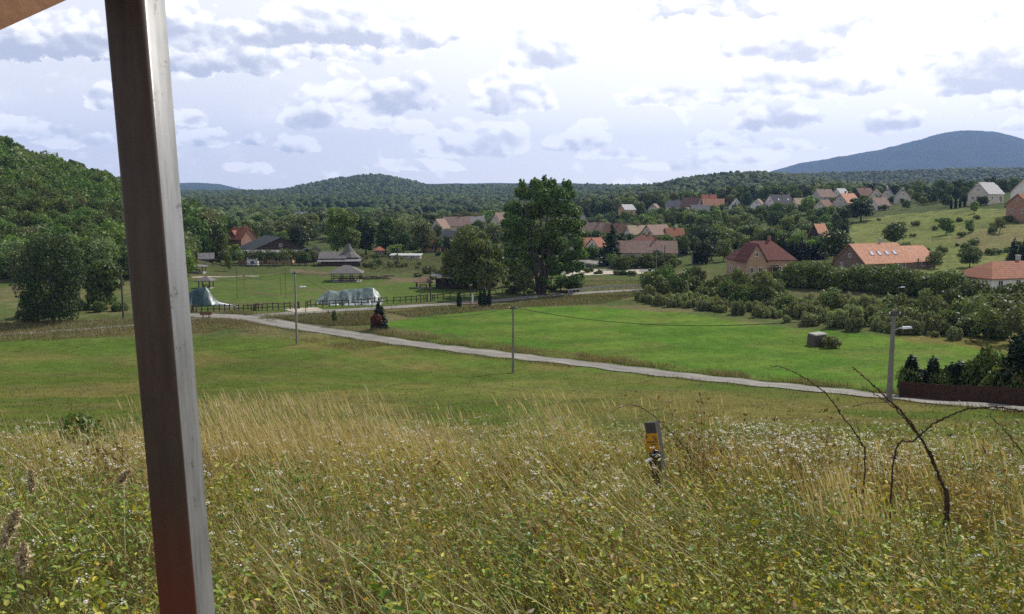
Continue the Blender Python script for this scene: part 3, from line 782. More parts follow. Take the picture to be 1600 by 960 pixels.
house('house', 'pale grey roofed house between the pinkish roof and the brown roofed pair', 1311, 535, 9, 8, 2.8, 4.4, 40, 'wall_white', 'roof_pale', 'gable', 1, wins=1, gwins=1, z=-3.0)
house('house', 'brown roofed house with dark walls behind the orange roof', 1346, 530, 10, 8, 3.2, 4.4, 20, 'wall_dark', 'roof_brown', 'gable', 1, wins=2, gwins=0, z=-3.2)
house('house', 'brown roofed house with a cream gable next to the dark walled house', 1366, 520, 8, 8, 3.2, 4.6, 64, 'wall_cream', 'roof_brown', 'gable', 0, wins=1, gwins=1, z=-4.0)
house('house', 'cream half hipped house with grey roof, first of a close pair on the ridge', 1384, 500, 8, 8.5, 3.2, 5.2, 66, 'wall_cream', 'roof_grey', 'gable', 1, 'white_paint', wins=1, gwins=1, clip=.3, z=-4.0)
house('house', 'cream half hipped house with grey roof, second of a close pair beside garden bushes', 1407, 490, 8.5, 8.5, 3.0, 5.4, 70, 'wall_cream', 'roof_grey', 'gable', 0, wins=1, gwins=1, clip=.3, z=-4.2)
house('house', 'white cottage with an orange brown roof at the top of the grassy slope', 1371, 438, 9, 6.5, 2.6, 3.6, 28, 'wall_white', 'roof_old', 'gable', 1, wins=2, gwins=1, z=-7.2)
house('house', 'big dark roofed house with bright skylights and a white gable', 1216, 500, 14, 10, 3.4, 5.0, 26, 'wall_white', 'roof_dark', 'gable', 1, wins=2, gwins=1, sky=2, z=-8.0)
house('house', 'small tan roofed house beside the lime green tree on the hillside', 1250, 480, 8, 7, 3.2, 3.0, 8, 'wall_cream', 'roof_tan', 'gable', 0, wins=2, gwins=0, z=-7.6)
house('house', 'narrow white gabled house standing apart between dark trees', 1148, 520, 8, 7, 3.6, 4.4, 74, 'wall_white', 'roof_grey', 'gable', 0, wins=1, gwins=2, z=-9.6)
house('house', 'white gabled house with a brown roof in the upper row of the village', 1080, 545, 11, 8.5, 3.4, 5.0, -36, 'wall_white', 'roof_brown', 'gable', 0, wins=2, gwins=0, z=-9.6)
house('house', 'orange roofed house next to the white gable and brown roof', 1114, 540, 12, 8, 3.0, 4.0, -16, 'wall_ochre', 'roof_orange', 'gable', 0, wins=2, gwins=0, z=-9.0)
house('barn', 'low grey roofed barn in front of the brown roofed white gable', 1093, 510, 10, 6, 2.2, 3.0, 0, 'wall_grey', 'roof_grey', 'gable', 0, wins=0, gwins=0, z=-10.6)
house('house', 'red roofed house peeping over the orange roof in the upper row', 1106, 580, 9, 7, 3.0, 3.6, 0, 'wall_white', 'roof_red', 'gable', 1, wins=2, gwins=0, z=-6.0)
house('house', 'weathered grey roofed cottage with a pale gable beside dark trees', 1053, 560, 9, 7, 2.6, 3.4, -32, 'wall_cream', 'roof_grey', 'gable', 0, wins=1, gwins=0, z=-9.2)
house('house', 'tiny pale walled house half hidden in trees below the wooded ridge', 1022, 540, 5, 6, 3.4, 2.6, 60, 'wall_cream', 'roof_old', 'gable', 0, wins=1, gwins=1, z=-11.0)
house('house', 'orange house with a white roof alone among dark trees', 979, 520, 7.5, 6.5, 3.2, 2.8, 30, 'wall_ochre', 'roof_pale', 'gable', 0, wins=1, gwins=1, z=-11.2)
house('house', 'pinkish house with a pale gable next to the skylight house', 1183, 500, 6.5, 7, 3.2, 3.2, 62, 'wall_white', 'roof_old', 'gable', 0, wins=1, gwins=1, z=-8.4)
# the middle rows
house('house', 'long row house with an old pinkish tiled roof below the wooded slope', 930, 372, 12, 7, 3.0, 3.6, -6, 'wall_cream', 'roof_old', 'gable', 1, wins=3, gwins=0, z=-18.0)
house('house', 'row house with a brown tiled roof next to the long pinkish roof', 963, 366, 9, 7, 3.0, 3.5, -20, 'wall_grey', 'roof_brown', 'gable', 1, wins=2, gwins=0, z=-18.0)
house('house', 'cottage with a sunlit tan roof above the maroon roofed house', 995, 356, 8, 7, 3.0, 3.2, 18, 'wall_cream', 'roof_tan', 'gable', 1, wins=2, gwins=1, z=-18.2)
house('house', 'old house with a cream gable and brown tiles in the middle of the village', 1026, 350, 10, 7.5, 3.0, 3.5, 34, 'wall_cream', 'roof_old', 'gable', 0, wins=2, gwins=1, z=-18.0)
house('house', 'small red brown roofed house with a tall pale chimney', 1053, 350, 7, 6, 2.6, 2.8, 12, 'wall_white', 'roof_rust', 'gable', 1, 'wall_white', wins=1, gwins=1, z=-18.2)
house('house', 'house with a maroon roof and red walls behind the long farmhouse', 1008, 300, 9.5, 7, 2.8, 2.3, 8, 'brick_red', 'roof_wine', 'hip', 1, wins=2, gwins=1, z=-18.4)
house('farmhouse', 'long old farmhouse with a sagging brown tiled roof by the village street', 1008, 268, 18.5, 7, 3.6, 3.1, -4, 'wall_grey', 'roof_old', 'gable', 1, wins=5, gwins=1, z=-20.4)
house('house', 'white gabled cottage with orange brown roof, beside the village street', 932, 290, 6.0, 6.0, 3.0, 3.4, 58, 'wall_white', 'roof_rust', 'gable', 0, wins=1, gwins=1, z=-20.2)
house('house', 'second white gabled cottage with a chimney, behind the big poplar', 913, 292, 8, 6, 2.8, 3.4, 40, 'wall_cream', 'roof_rust', 'gable', 1, wins=2, gwins=1, z=-20.2)
house('house', 'brick red house glimpsed through the big poplar', 818, 300, 8, 7, 3.6, 3.0, 10, 'brick_red', 'roof_rust', 'gable', 0, wins=2, gwins=1, z=-20.4)
house('house', 'grey gabled house rising behind the big poplar', 902, 420, 8, 7, 4.0, 4.4, -52, 'wall_grey', 'roof_grey', 'gable', 0, wins=1, gwins=0, z=-16.4)
house('house', 'tall tan house with a weathered roof beyond the willow', 786, 430, 9, 8, 4.6, 4.2, 36, 'wall_cream', 'roof_old', 'gable', 0, wins=2, gwins=2, z=-17.0)
house('house', 'pale narrow gabled house beyond the round willows', 688, 420, 8, 6, 4.2, 4.0, 66, 'wall_cream', 'roof_old', 'gable', 0, wins=1, gwins=1, z=-19.2)
house('house', 'wide tan roofed house under the distant wood', 713, 460, 13, 8, 3.2, 4.4, 14, 'wall_cream', 'roof_old', 'gable', 1, wins=3, gwins=1, z=-18.6)
house('house', 'white walled house between the tan roof and the dark spruce', 741, 470, 10, 7, 3.4, 3.4, 26, 'wall_white', 'roof_grey', 'gable', 1, wins=2, gwins=1, z=-17.8)
house('house', 'blue grey gabled house next to the small red roofed house', 706, 330, 7.0, 6.5, 3.0, 3.9, -30, 'wall_grey', 'roof_grey', 'gable', 0, wins=1, gwins=0, z=-20.0)
house('house', 'small pink house with a bright red roof near the willow', 674, 325, 6.4, 5.5, 2.6, 2.4, -18, 'wall_ochre', 'roof_red', 'gable', 0, wins=2, gwins=0, z=-20.5)
house('house', 'white house with a plain grey roof far down the valley under the hills', 476, 640, 13, 8, 3.4, 4, 12, 'wall_white', 'roof_grey', 'gable', 0, wins=2, gwins=1, z=-19)
house('house', 'tan roofed house far down the valley under the hills', 497, 660, 14, 8, 3.4, 4, -12, 'wall_cream', 'roof_tan', 'gable', 0, wins=2, gwins=1, z=-19)
# the riding farm in the valley
house('barn', 'big black roofed barn with a dark brown boarded gable', 426, 298, 21, 18.5, 3.0, 3.9, 118, 'wall_dark', 'roof_black', 'gable', 0, wins=0, gwins=4, door=False, z=-20.6)
house('house', 'red roofed house with a timber dormer and brown gable beside the black barn', 376, 332, 8.5, 8.0, 4.6, 4.0, -30, 'brick_red', 'roof_red', 'gable', 1, wins=2, gwins=0, dormer=(-1.0, 3.0), z=-20.6)
house('stable', 'low orange walled stable with a flat grey roof in front of the black barn', 416, 276, 17, 5, 3.3, .5, 0, 'wall_ochre', 'roof_grey', 'shed', 0, wins=5, gwins=0, z=-21.0, cat='stable')
house('shed', 'low brown gabled shed at the end of the black barn', 479, 282, 7.5, 7, 2.6, 1.7, 104, 'wall_dark', 'roof_black', 'gable', 0, wins=0, gwins=1, z=-21.0, door=False)
house('hut', 'small hut with a grey pyramid roof behind the row of little trees', 491, 295, 4.0, 4.0, 2.2, 2.1, 30, 'wall_dark', 'roof_shingle', 'hip', 0, wins=1, gwins=1, door=False, z=-21.0)
house('trailer', 'white trailer parked beside the orange stable wall', 393, 268, 3.2, 2.2, 1.9, .35, 8, 'plastic_white', 'roof_pale', 'shed', 0, wins=1, gwins=0, door=False, z=-21.2, cat='trailer', over=.05)
house('kiosk', 'little orange timber kiosk among the scrub', 592, 300, 2.8, 2.4, 2.6, .9, 15, 'timber', 'roof_red', 'hip', 0, wins=1, gwins=1, door=False, z=-20.8, cat='kiosk')
house('flat_shed', 'long low shed with a flat white roof near the small red roofed house', 634, 292, 9.6, 4, 1.3, .3, -3, 'wall_grey', 'roof_pale', 'shed', 0, wins=2, gwins=0, door=False, z=-20.9, cat='shed')
house('dark_hut', 'small dark hut under the trees at the foot of the hill', 320, 268, 4, 3.5, 2.2, 1.4, 20, 'wall_dark', 'roof_grey', 'gable', 0, wins=1, gwins=0, door=False, z=-21.0, cat='hut')
# timber hall with a steep shingled tent roof
p = atd(531, 268); t = empty('timber_hall', p, R_(6), 'dark timber hall with a steep grey shingled tent roof and long lean-to', 'hall')
w = MB().mat('wall_dark'); w.box(-5, 5, -3, 3, -1, 1.9); w.build('wall', t)
r = MB().mat('roof_shingle'); n = 10
ring = [(2.2 + 3.4 * math.cos(6.283 * i / n), 3.0 * math.sin(6.283 * i / n), 1.75) for i in range(n)]
mid = [(2.2 + 1.5 * math.cos(6.283 * i / n), 1.4 * math.sin(6.283 * i / n), 3.2) for i in range(n)]
top = [(2.2 + .25 * math.cos(6.283 * i / n), .25 * math.sin(6.283 * i / n), 5.2) for i in range(n)]
r.add(ring + mid + top, [(i, (i + 1) % n, n + (i + 1) % n, n + i) for i in range(n)] + [(n + i, n + (i + 1) % n, 2 * n + (i + 1) % n, 2 * n + i) for i in range(n)] + [tuple(range(n))[::-1], tuple(range(2 * n, 3 * n))])
ro = r.build('tent_roof', t); f = MB().mat('dark_timber'); f.tube([(2.2, 0, 5.1), (2.2, 0, 6.0)], [.12, .04]); f.build('finial', ro)
r = MB().mat('roof_shingle'); r.profile([(-3.5, 1.6), (0, 3.1), (3.5, 1.6), (3.5, 1.75), (0, 3.25), (-3.5, 1.75)], -5.6, 1.8, [(0, 1, 4, 5), (1, 2, 3, 4)]); r.build('wing_roof', t)
r = MB().mat('roof_grey'); r.add([(-5.8, -5, 1.0), (5.8, -5, 1.0), (5.8, -2.6, 1.5), (-5.8, -2.6, 1.5), (-5.8, -5, 1.12), (5.8, -5, 1.12), (5.8, -2.6, 1.62), (-5.8, -2.6, 1.62)], [(0, 3, 2, 1), (4, 5, 6, 7), (0, 1, 5, 4), (1, 2, 6, 5), (2, 3, 7, 6), (3, 0, 4, 7)]); r.build('lean_to_roof', t)
w = MB().mat('dark_timber')
w.box(-5.6, 5.6, -4.9, -4.8, -.6, .7); w.build('parapet', t)
for x in (-5.4, -2.7, 0, 2.7, 5.4):
    q = MB().mat('dark_timber'); q.box(x - .08, x + .08, -4.95, -4.79, -.6, 1.05); q.build('post', t)
window(t, 1.5, -4.92, -.2, 0, 1.4, .7, 'timber')
t.scale = (1.12, 1.12, 1.22)
def timber_heap():
    p = atd(578, 226); mb = MB().mat('fence_wood'); r = random.Random(4)
    for i in range(26):
        a = Vector((r.uniform(-4, 3), r.uniform(-1.5, 1.5), r.uniform(.1, .9))); d = Vector((r.uniform(1.5, 4), r.uniform(-.8, .8), r.uniform(-.5, .3)))
        mb.beam(a, a + d, .18, .12)
    tag(mb.build('timber_heap', None, p), 'heap of grey planks and beams beside the timber hall', 'timber heap')
timber_heap()
# open shelters
def pavilion(name, label, px, d, w, dp, hp, rise, rot, roof, n=4, cat='pavilion', table=True, rail=True, z=None):
    p = atd(px, d)
    if z is not None: p.z = z
    t = empty(name, p, R_(rot), label, cat)
    r = MB().mat(roof); o = .7; k = max(0, w / 2 - dp / 2)
    r.add([(-w / 2 - o, -dp / 2 - o, hp - .25), (w / 2 + o, -dp / 2 - o, hp - .25), (w / 2 + o, dp / 2 + o, hp - .25), (-w / 2 - o, dp / 2 + o, hp - .25),
           (-w / 2 - o, -dp / 2 - o, hp - .1), (w / 2 + o, -dp / 2 - o, hp - .1), (w / 2 + o, dp / 2 + o, hp - .1), (-w / 2 - o, dp / 2 + o, hp - .1), (-k - .01, 0, hp + rise), (k + .01, 0, hp + rise)],
          [(0, 3, 2, 1), (0, 1, 5, 4), (1, 2, 6, 5), (2, 3, 7, 6), (3, 0, 4, 7), (4, 5, 9, 8), (5, 6, 9), (6, 7, 8, 9), (7, 4, 8)])
    r.build('roof', t)
    xs = np.linspace(-w / 2, w / 2, n)
    for x in xs:
        for y in (-dp / 2, dp / 2):
            q = MB().mat('dark_timber'); q.box(x - .1, x + .1, y - .1, y + .1, -.8, hp - .12); q.build('post', t)
    q = MB().mat('concrete'); q.box(-w / 2 - .2, w / 2 + .2, -dp / 2 - .2, dp / 2 + .2, -1, .08); q.build('floor_slab', t)
    if rail:
        for y in (-dp / 2, dp / 2):
            q = MB().mat('dark_timber'); q.box(-w / 2 + .1, w / 2 - .1, y - .04, y + .04, .75, .9); q.box(-w / 2 + .1, w / 2 - .1, y - .03, y + .03, .3, .42); q.build('railing', t)
    if table:
        q = MB().mat('timber'); q.box(-w * .3, w * .3, -.5, .5, .72, .8)
        for x in (-w * .25, w * .25): q.box(x - .06, x + .06, -.35, .35, .08, .72)
        q.build('table', t)
        for y in (-.9, .9):
            q = MB().mat('timber'); q.box(-w * .3, w * .3, y - .15, y + .15, .42, .47); 
            for x in (-w * .25, w * .25): q.box(x - .05, x + .05, y - .12, y + .12, .08, .42)
            q.build('bench', t)
    return t
pavilion('pavilion', 'large open pavilion with a pale grey hipped roof on the meadow', 540, 221, 6.9, 5.6, 2.3, 1.7, 6, 'roof_shingle')
pavilion('gazebo', 'small square gazebo with a grey pyramid roof beyond the dark tarpaulin', 318, 205, 2.5, 2.5, 1.9, 1.0, 0, 'roof_shingle', 2, 'gazebo', True, False)
pavilion('shelter', 'low dark shelter with a flat roof behind the small gazebo', 302, 235, 4.5, 3, 1.8, .3, 5, 'roof_grey', 3, 'shelter', True, False)
pavilion('shelter', 'little open shelter with a brown peaked roof on the dirt strip', 660, 206, 3.0, 2.6, 1.6, 1.1, 10, 'roof_brown', 2, 'shelter', True, False)
p = atd(700, 205); t = empty('open_shed', p, R_(-14), 'open timber shed with a thin sloping roof beneath the willow', 'shed')
r = MB().mat('roof_pale'); r.hexa([(-4, -2, 3.1), (4.5, -2, 2.3), (4.5, 2, 2.3), (-4, 2, 3.1), (-4, -2, 3.2), (4.5, -2, 2.4), (4.5, 2, 2.4), (-4, 2, 3.2)]); r.build('roof', t)
for x in (-3.7, -1, 1.7, 4.2):
    for y in (-1.8, 1.8):
        q = MB().mat('dark_timber'); h = 3.1 - (x + 4) * .094; q.box(x - .08, x + .08, y - .08, y + .08, -.8, h); q.build('post', t)
q = MB().mat('wall_dark'); q.box(-3.7, 4.3, 1.95, 2.05, -.5, 2.2); q.build('back_wall', t)
q = MB().mat('dark_timber'); q.box(-3.7, 4.3, -1.85, -1.78, .7, .85); q.build('railing', t)

# ------------------------------------------------------------------ tarpaulins over hay
def tarp(name, label, px, py, L, W, H, rot, mat, seed, peaks):
    p = at(px, py); r = np.random.default_rng(seed); nx, ny = 90, 60
    u, v = np.meshgrid(np.linspace(-1, 1, nx), np.linspace(-1, 1, ny)); x = u * L / 2
    crest = np.interp(u, [a for a, b in peaks], [b for a, b in peaks]) * H
    prof = np.clip(1 - np.abs(v) ** 1.35, 0, 1)
    y = v * W / 2 * (.82 + .18 * crest / H)
    z = crest * prof
    z += (fbm(x.ravel() + 5, y.ravel(), 2.8, seed, 3).reshape(x.shape) - .5) * .8 * np.clip(prof * 3, 0, 1)
    fold = np.sin(x * 3.1 + 3.5 * np.sin(x * .9 + seed) + y * .6) * (1 - prof) * .22
    y += fold * np.sign(v); z += np.abs(fold) * .35
    z += .05 * np.sin(x * 2.3 + y * 1.2 + 2 * np.sin(y * 1.3)) * prof
    V = np.stack([x, y, np.maximum(z, -.05 * 0 - .08)], -1).reshape(-1, 3)
    i = np.arange(nx * ny).reshape(ny, nx); Q = np.stack([i[:-1, :-1], i[:-1, 1:], i[1:, 1:], i[1:, :-1]], -1).reshape(-1, 4)
    t = empty(name, p, R_(rot), label, 'tarpaulin')
    link('sheet', np_mesh('sheet', V, Q, mats=[mat], smooth=True), t)
    return t
t = tarp('tarpaulin_stack', 'pale green wrinkled tarpaulin over a long hay stack behind the fence', 547, 473.5, 13.2, 6.0, 3.2, 3, 'tarp_pale', 5, [(-1, .15), (-.85, .5), (-.6, .78), (-.3, .68), (-.2, .86), (.2, .95), (.55, 1.02), (.72, 1.0), (.9, .55), (1, .1)])
for x, y, w_, h_ in ((3.2, -3.5, 2.6, .9), (5.6, -3.3, 1.7, .45), (.6, -3.6, 2.6, .4), (-2.8, -3.4, 1.8, .4)):
    q = MB().mat('plastic_white'); q.hexa([(x - w_ / 2, y - .4, -.1), (x + w_ / 2, y - .5, -.1), (x + w_ / 2 + .1, y + .5, -.1), (x - w_ / 2, y + .4, -.1), (x - w_ / 2 + .2, y - .05, h_ * .8), (x + w_ / 2 - .2, y - .1, h_), (x + w_ / 2 - .1, y + .3, h_ * .9), (x - w_ / 2 + .2, y + .2, h_ * .7)]); q.build('white_film', t)
t = tarp('tarpaulin_stack', 'dark green tarpaulin mound partly hidden by the steel post', 318, 477, 7.6, 5.5, 3.4, 5, 'tarp_dark', 9, [(-1, .5), (-.6, .9), (-.2, 1.0), (.15, .97), (.35, .75), (.6, .35), (.85, .14), (1, .08)])
q = MB().mat('plastic_white'); q.hexa([(3.2, -2.2, -.1), (7.5, -3.4, -.1), (7.6, -2.9, -.1), (3.3, -1.4, -.1), (3.3, -2.0, .6), (7.4, -3.3, .1), (7.5, -3.0, .1), (3.4, -1.6, .7)]); q.build('white_film', t)

# ------------------------------------------------------------------ fences, rails
def rail_fence(label, pts, step, h, seed, two=True, hw=.10):
    r = random.Random(seed); P = resample([at(*p) for p in pts], step); base = Vector((P[0].x, P[0].y, T1(*P[0])))
    t = empty('rail_fence', base, 0, label, 'fence')
    me = MB().mat('fence_wood').box(-.09, .09, -.09, .09, -.4, h).mesh('post')
    prev = None
    for q in P[::1]:
        loc = Vector((q.x, q.y, T1(q.x, q.y))) - base
        link('post', me, t, loc, (r.uniform(-.06, .06), r.uniform(-.06, .06), 0), (1, 1, r.uniform(.85, 1.2)))
        if prev is not None:
            for zz in ((.42, .88) if two else (.75,)):
                if r.random() < .1: continue
                a = prev + Vector((0, -.1, h * (zz + r.uniform(-.08, .08)))); b = loc + Vector((0, -.1, h * (zz + r.uniform(-.08, .08))))
                link('rail', MB().mat('fence_wood').beam(a, b, .05, .15).mesh('rail'), t)
        prev = loc
    return t
rail_fence('dark rail fence with crooked boards in front of the dark tarpaulin', [(300, 488), (340, 487), (370, 487), (398, 486)], 2.3, 1.25, 1)
rail_fence('low rail fence with a gate gap beside the concrete apron', [(398, 485.5), (430, 485), (468, 483)], 2.2, 1.35, 2)
rail_fence('long brown rail fence in front of the pale tarpaulin', [(478, 481.5), (520, 480), (560, 478), (600, 475), (640, 473), (668, 471)], 2.5, 1.4, 3)
rail_fence('weathered rail fence along the farm road under the willow', [(676, 470), (720, 466), (760, 463), (800, 460.5), (848, 457)], 2.6, 1.3, 4)
rail_fence('short dark paddock fence by the row of little trees', [(300, 416), (350, 416), (420, 417), (480, 417)], 3.2, 1.0, 6)
P = resample([at(*p) for p in [(888, 459), (920, 455.5), (955, 452.5), (1000, 452), (1040, 453.5)]], 2.2)
b0 = Vector((P[0].x, P[0].y, T1(*P[0]))); t = empty('guard_rail', b0, 0, 'pale metal guard rail beside the bend of the farm road', 'guard rail')
pv = None
for q in P:
    l = Vector((q.x, q.y, T1(q.x, q.y))) - b0
    link('post', MB().mat('galvanised').box(-.06, .06, -.06, .06, -.3, .95).mesh('post'), t, l)
    if pv is not None: link('rail', MB().mat('galvanised').beam(pv + Vector((0, -.1, .8)), l + Vector((0, -.1, .8)), .06, .34).mesh('rail'), t)
    pv = l
# red brown board fence round the garden
P = resample([at(*p) for p in [(1406, 622), (1500, 628.5), (1600, 636), (1720, 646)]], 2.0)
b0 = Vector((P[0].x, P[0].y, T1(*P[0]))); t = empty('board_fence', b0, 0, 'dark red brown board fence in front of the conifer garden', 'fence')
pv = None; r = random.Random(3)
for q in P:
    l = Vector((q.x, q.y, T1(q.x, q.y))) - b0
    link('post', MB().mat('red_fence').box(-.06, .06, -.02, .1, -.4, 1.42).mesh('post'), t, l)
    if pv is not None:
        mb = MB().mat('red_fence'); n = 14
        for k in range(n):
            a = pv.lerp(l, (k + .06) / n); b_ = pv.lerp(l, (k + .94) / n); h = 1.45 + r.uniform(-.05, .05); yo = -.03 * (k % 2)
            mb.hexa([a + Vector((0, -.05 + yo, -.15)), b_ + Vector((0, -.05 + yo, -.15)), b_ + Vector((0, -.025 + yo, -.15)), a + Vector((0, -.025 + yo, -.15)), a + Vector((0, -.05 + yo, h)), b_ + Vector((0, -.05 + yo, h)), b_ + Vector((0, -.025 + yo, h)), a + Vector((0, -.025 + yo, h))])
        mb.build('board_panel', t)
    pv = l
P_SIDE = at(1406, 622); 
# ------------------------------------------------------------------ utility poles and wires
TOPS = {}
def pole(key, px, py, top, label, lamp=0, mat='pole_concrete', arm=True, w=.13, cat='utility pole', name='utility_pole', group=None):
    p = at(px, py); u, s = ray(px, top); h = s * p.y - p.z
    t = empty(name, p, 0, label, cat, group)
    b = MB().mat(mat); b.add([(sx * w * 1.2, sy * w * 1.2, -.8) for sx, sy in ((-1, -1), (1, -1), (1, 1), (-1, 1))] + [(sx * w * .7, sy * w * .7, h) for sx, sy in ((-1, -1), (1, -1), (1, 1), (-1, 1))], [(0, 3, 2, 1), (4, 5, 6, 7), (0, 1, 5, 4), (1, 2, 6, 5), (2, 3, 7, 6), (3, 0, 4, 7)])
    b.build('shaft', t)
    if arm:
        a = MB().mat('dark_metal'); a.box(-.5, .5, -.22, -.14, h - .45, h - .35); a.build('crossarm', t)
        for x in (-.42, .42):
            i = MB().mat('lamp_white'); i.tube([(x, -.18, h - .36), (x, -.18, h - .18)], [.045, .06], 8); i.build('insulator', t)
    if lamp:
        z = h - lamp; a = MB().mat('galvanised'); a.tube([(0, -.1, z), (.45, -.1, z + .22), (.8, -.1, z + .25)], .035, 6); ar = a.build('lamp_arm', t)
        l = MB().mat('lamp_white'); l.hexa([(.7, -.26, z + .16), (1.5, -.24, z + .24), (1.5, .04, z + .24), (.7, .06, z + .16), (.75, -.2, z + .36), (1.42, -.18, z + .38), (1.42, -.02, z + .38), (.75, 0, z + .36)]); l.build('lamp_head', t)
    TOPS[key] = p + Vector((0, -.18, h - .2)); return t
pole('a', 464, 538, 423, 'tall grey lamp pole with white lamp by the road bend', 2.6)
pole('b', 801.5, 583, 477, 'plain concrete pole in the middle of the valley on the near side of the lane', 0)
pole('c', 1389, 628, 484, 'concrete lamp pole with white lamp near the board fence', 1.75, w=.16)
pole('d', 193, 497, 421, 'grey wooden pole in front of the dark wooded hill', 0, 'pole_wood')
pole('e', 673, 471, 416, 'wooden pole standing in the line of the brown rail fence', 0, 'pole_wood')
pole('f', 861, 455, 408, 'thin pole beside the trunks of the big poplar', 0, 'pole_wood', w=.11)
pole('g', 1025, 434, 389, 'pole at the corner of the car park by the bushes', 0)
pole('h', 1038, 421, 384, 'dark pole in front of the long farmhouse', 0, 'pole_wood')
pole('i', 1081, 424, 392, 'slender grey pole between the farmhouse and the brick house', 0, w=.1)
pole('l', 558, 405, 366, 'far thin pole behind the timber hall', 0, 'pole_wood', w=.1)
pole('k', 1433, 436, 404, 'pole standing by the end of the orange roofed annexe', 0, 'pole_wood')
pole('m', 1584, 430, 412, 'thin pole beside the rust red bungalow roof', 0, 'pole_wood', w=.08)
pole('j', 1287, 440, 394, 'tall dark pole with a crossbar at the hedge', 0, 'pole_wood', w=.16)
pole('n', 1400, 474, 449, 'slim black street lamp in the green strip behind the shrubs', .25, 'dark_metal', False, .05, 'street lamp', 'street_lamp')
pole('o', 621, 418, 388, 'dark pole on the scrubby bank beside the white roofed shed', 0, 'pole_wood', w=.18)
# twin pole of the transformer line
p = at(1209, 448); t = empty('twin_pole', p, R_(10), 'dark twin pole with a crossbeam in front of the brick house', 'utility pole')
for x in (-.75, .0, .75):
    b = MB().mat('pole_wood'); b.tube([(x, 0, -.8), (x, 0, 4.9)], [.16, .12], 8); b.build('shaft', t)
b = MB().mat('dark_metal'); b.box(-1.2, 1.2, -.12, .12, 4.7, 4.9); b.build('crossarm', t)
b = MB().mat('dark_metal'); b.box(-.5, .5, -.45, -.13, 3.6, 4.5); b.build('transformer', t)
def wire(label, a, b, sag, r=.022):
    a = TOPS[a] if isinstance(a, str) else a; b = TOPS[b] if isinstance(b, str) else b
    pts = [a.lerp(b, t) - Vector((0, 0, sag * 4 * t * (1 - t))) - a for t in np.linspace(0, 1, 24)]
    tag(MB().mat('wire_black').tube(pts, r, 5).build('overhead_wire', None, a), label, 'overhead wire')
wire('black wire sagging from the middle concrete pole to the pole by the board fence', 'b', 'c', 1.6, .030)
wire('black wire running from the middle concrete pole to the lamp pole at the bend', 'b', 'a', 3.3, .024)
wire('thin wire from the fence pole to the pole at the big poplar', 'e', 'f', 1.1, .03)
wire('thin wire between the lamp pole at the bend and the fence pole', 'a', 'e', .9, .02)
wire('thin wire from the poplar pole to the car park pole', 'f', 'g', 1.0, .03)
wire('thin wire from the car park pole to the farmhouse pole', 'g', 'h', .4, .03)
wire('faint wire between the wooded hill pole and the lamp pole at the bend', 'd', 'a', 1.6, .018)
wire('wire leaving the pole by the board fence past the conifers', 'c', TOPS['c'] + Vector((45, -30, .8)), 1.0, .025)
# thin frames on the riding ground
for px, py, top, lab in ((371, 467, 414, 'thin grey net post on the riding ground beside the steel post'), (382, 457, 431, 'short rusty net post on the riding ground'), (439, 462, 434, 'rusty net post beyond the lamp pole'), (447, 466, 420, 'grey net post close to the lamp pole')):
    p = at(px, py); u, s = ray(px, top); h = s * p.y - p.z
    t = empty('net_post', p, 0, lab, 'post'); b = MB().mat('roof_rust' if 'rusty' in lab else 'pole_wood'); b.tube([(0, 0, -.4), (0, 0, h)], .045, 6); b.build('shaft', t)
    b = MB().mat('dark_metal'); b.box(-.3, .3, -.03, .03, h - .12, h - .06); b.build('top_bar', t)
    TOPS['n%d' % px] = p + Vector((0, 0, h - .1))
wire('slack wire strung between the two grey net posts', 'n371', 'n447', 1.2, .02)
wire('slack wire strung between the two rusty net posts', 'n382', 'n439', .5, .02)

# ------------------------------------------------------------------ cars
def car(label, px, py, rot, mat, van=False):
    p = at(px, py); t = empty('parked_car', p, R_(rot), label, 'van' if van else 'car', 'cars in the car park'); h = 1.45 if not van else 1.9
    b = MB().mat(mat); 
    prof = [(-2.1, .35), (2.1, .35), (2.15, .7), (1.9, .88), (1.0, .98), (-1.95, 1.0), (-2.15, .75)]
    n = len(prof); vs = [(x, -.85, z) for x, z in prof] + [(x, .85, z) for x, z in prof]
    b.add(vs, [tuple(range(n)), tuple(range(n, 2 * n))[::-1]] + [(i, n + i, n + (i + 1) % n, (i + 1) % n) for i in range(n)])
    b.build('body', t)
    rf = -1.75 if not van else -2.0
    c = MB().mat('glass'); c.hexa([(rf - .1, -.80, .98), (1.15, -.80, .97), (1.15, .80, .97), (rf - .1, .80, .98), (rf + .45, -.66, h - .04), (.25, -.66, h - .04), (.25, .66, h - .04), (rf + .45, .66, h - .04)]); c.build('windows', t)
    c = MB().mat(mat); c.hexa([(rf + .35, -.70, h - .05), (.3, -.70, h - .05), (.3, .70, h - .05), (rf + .35, .70, h - .05), (rf + .5, -.6, h + .03), (.15, -.6, h + .03), (.15, .6, h + .03), (rf + .5, .6, h + .03)]); c.build('roof', t)
    for x in (-1.3, 1.35):
        for y in (-.86, .86):
            q = MB().mat('tyre'); q.tube([(x, y - .09, .33), (x, y + .09, .33)], .33, 14); wh = q.build('wheel', t)
            q = MB().mat('galvanised'); q.tube([(x, y - .1, .33), (x, y + .1, .33)], .19, 10); q.build('rim', wh)
    for y in (-.6, .6):
        q = MB().mat('lamp_white'); q.box(2.08, 2.17, y - .18, y + .18, .62, .76); q.build('headlight', t)
    return t
car('silver car parked at the edge of the car park by the poplar', 889, 422.5, 12, 'car_silver')
car('white car parked in front of the silver car', 879, 429, 200, 'car_white')
car('dark car half hidden behind the car park bushes', 917, 419.5, 12, 'car_dark')
car('white van parked by the gabled cottages', 893, 404.5, 20, 'car_white', True)
t = empty('waste_bin', at(1015, 428), .1, 'green waste bin at the end of the car park', 'bin')
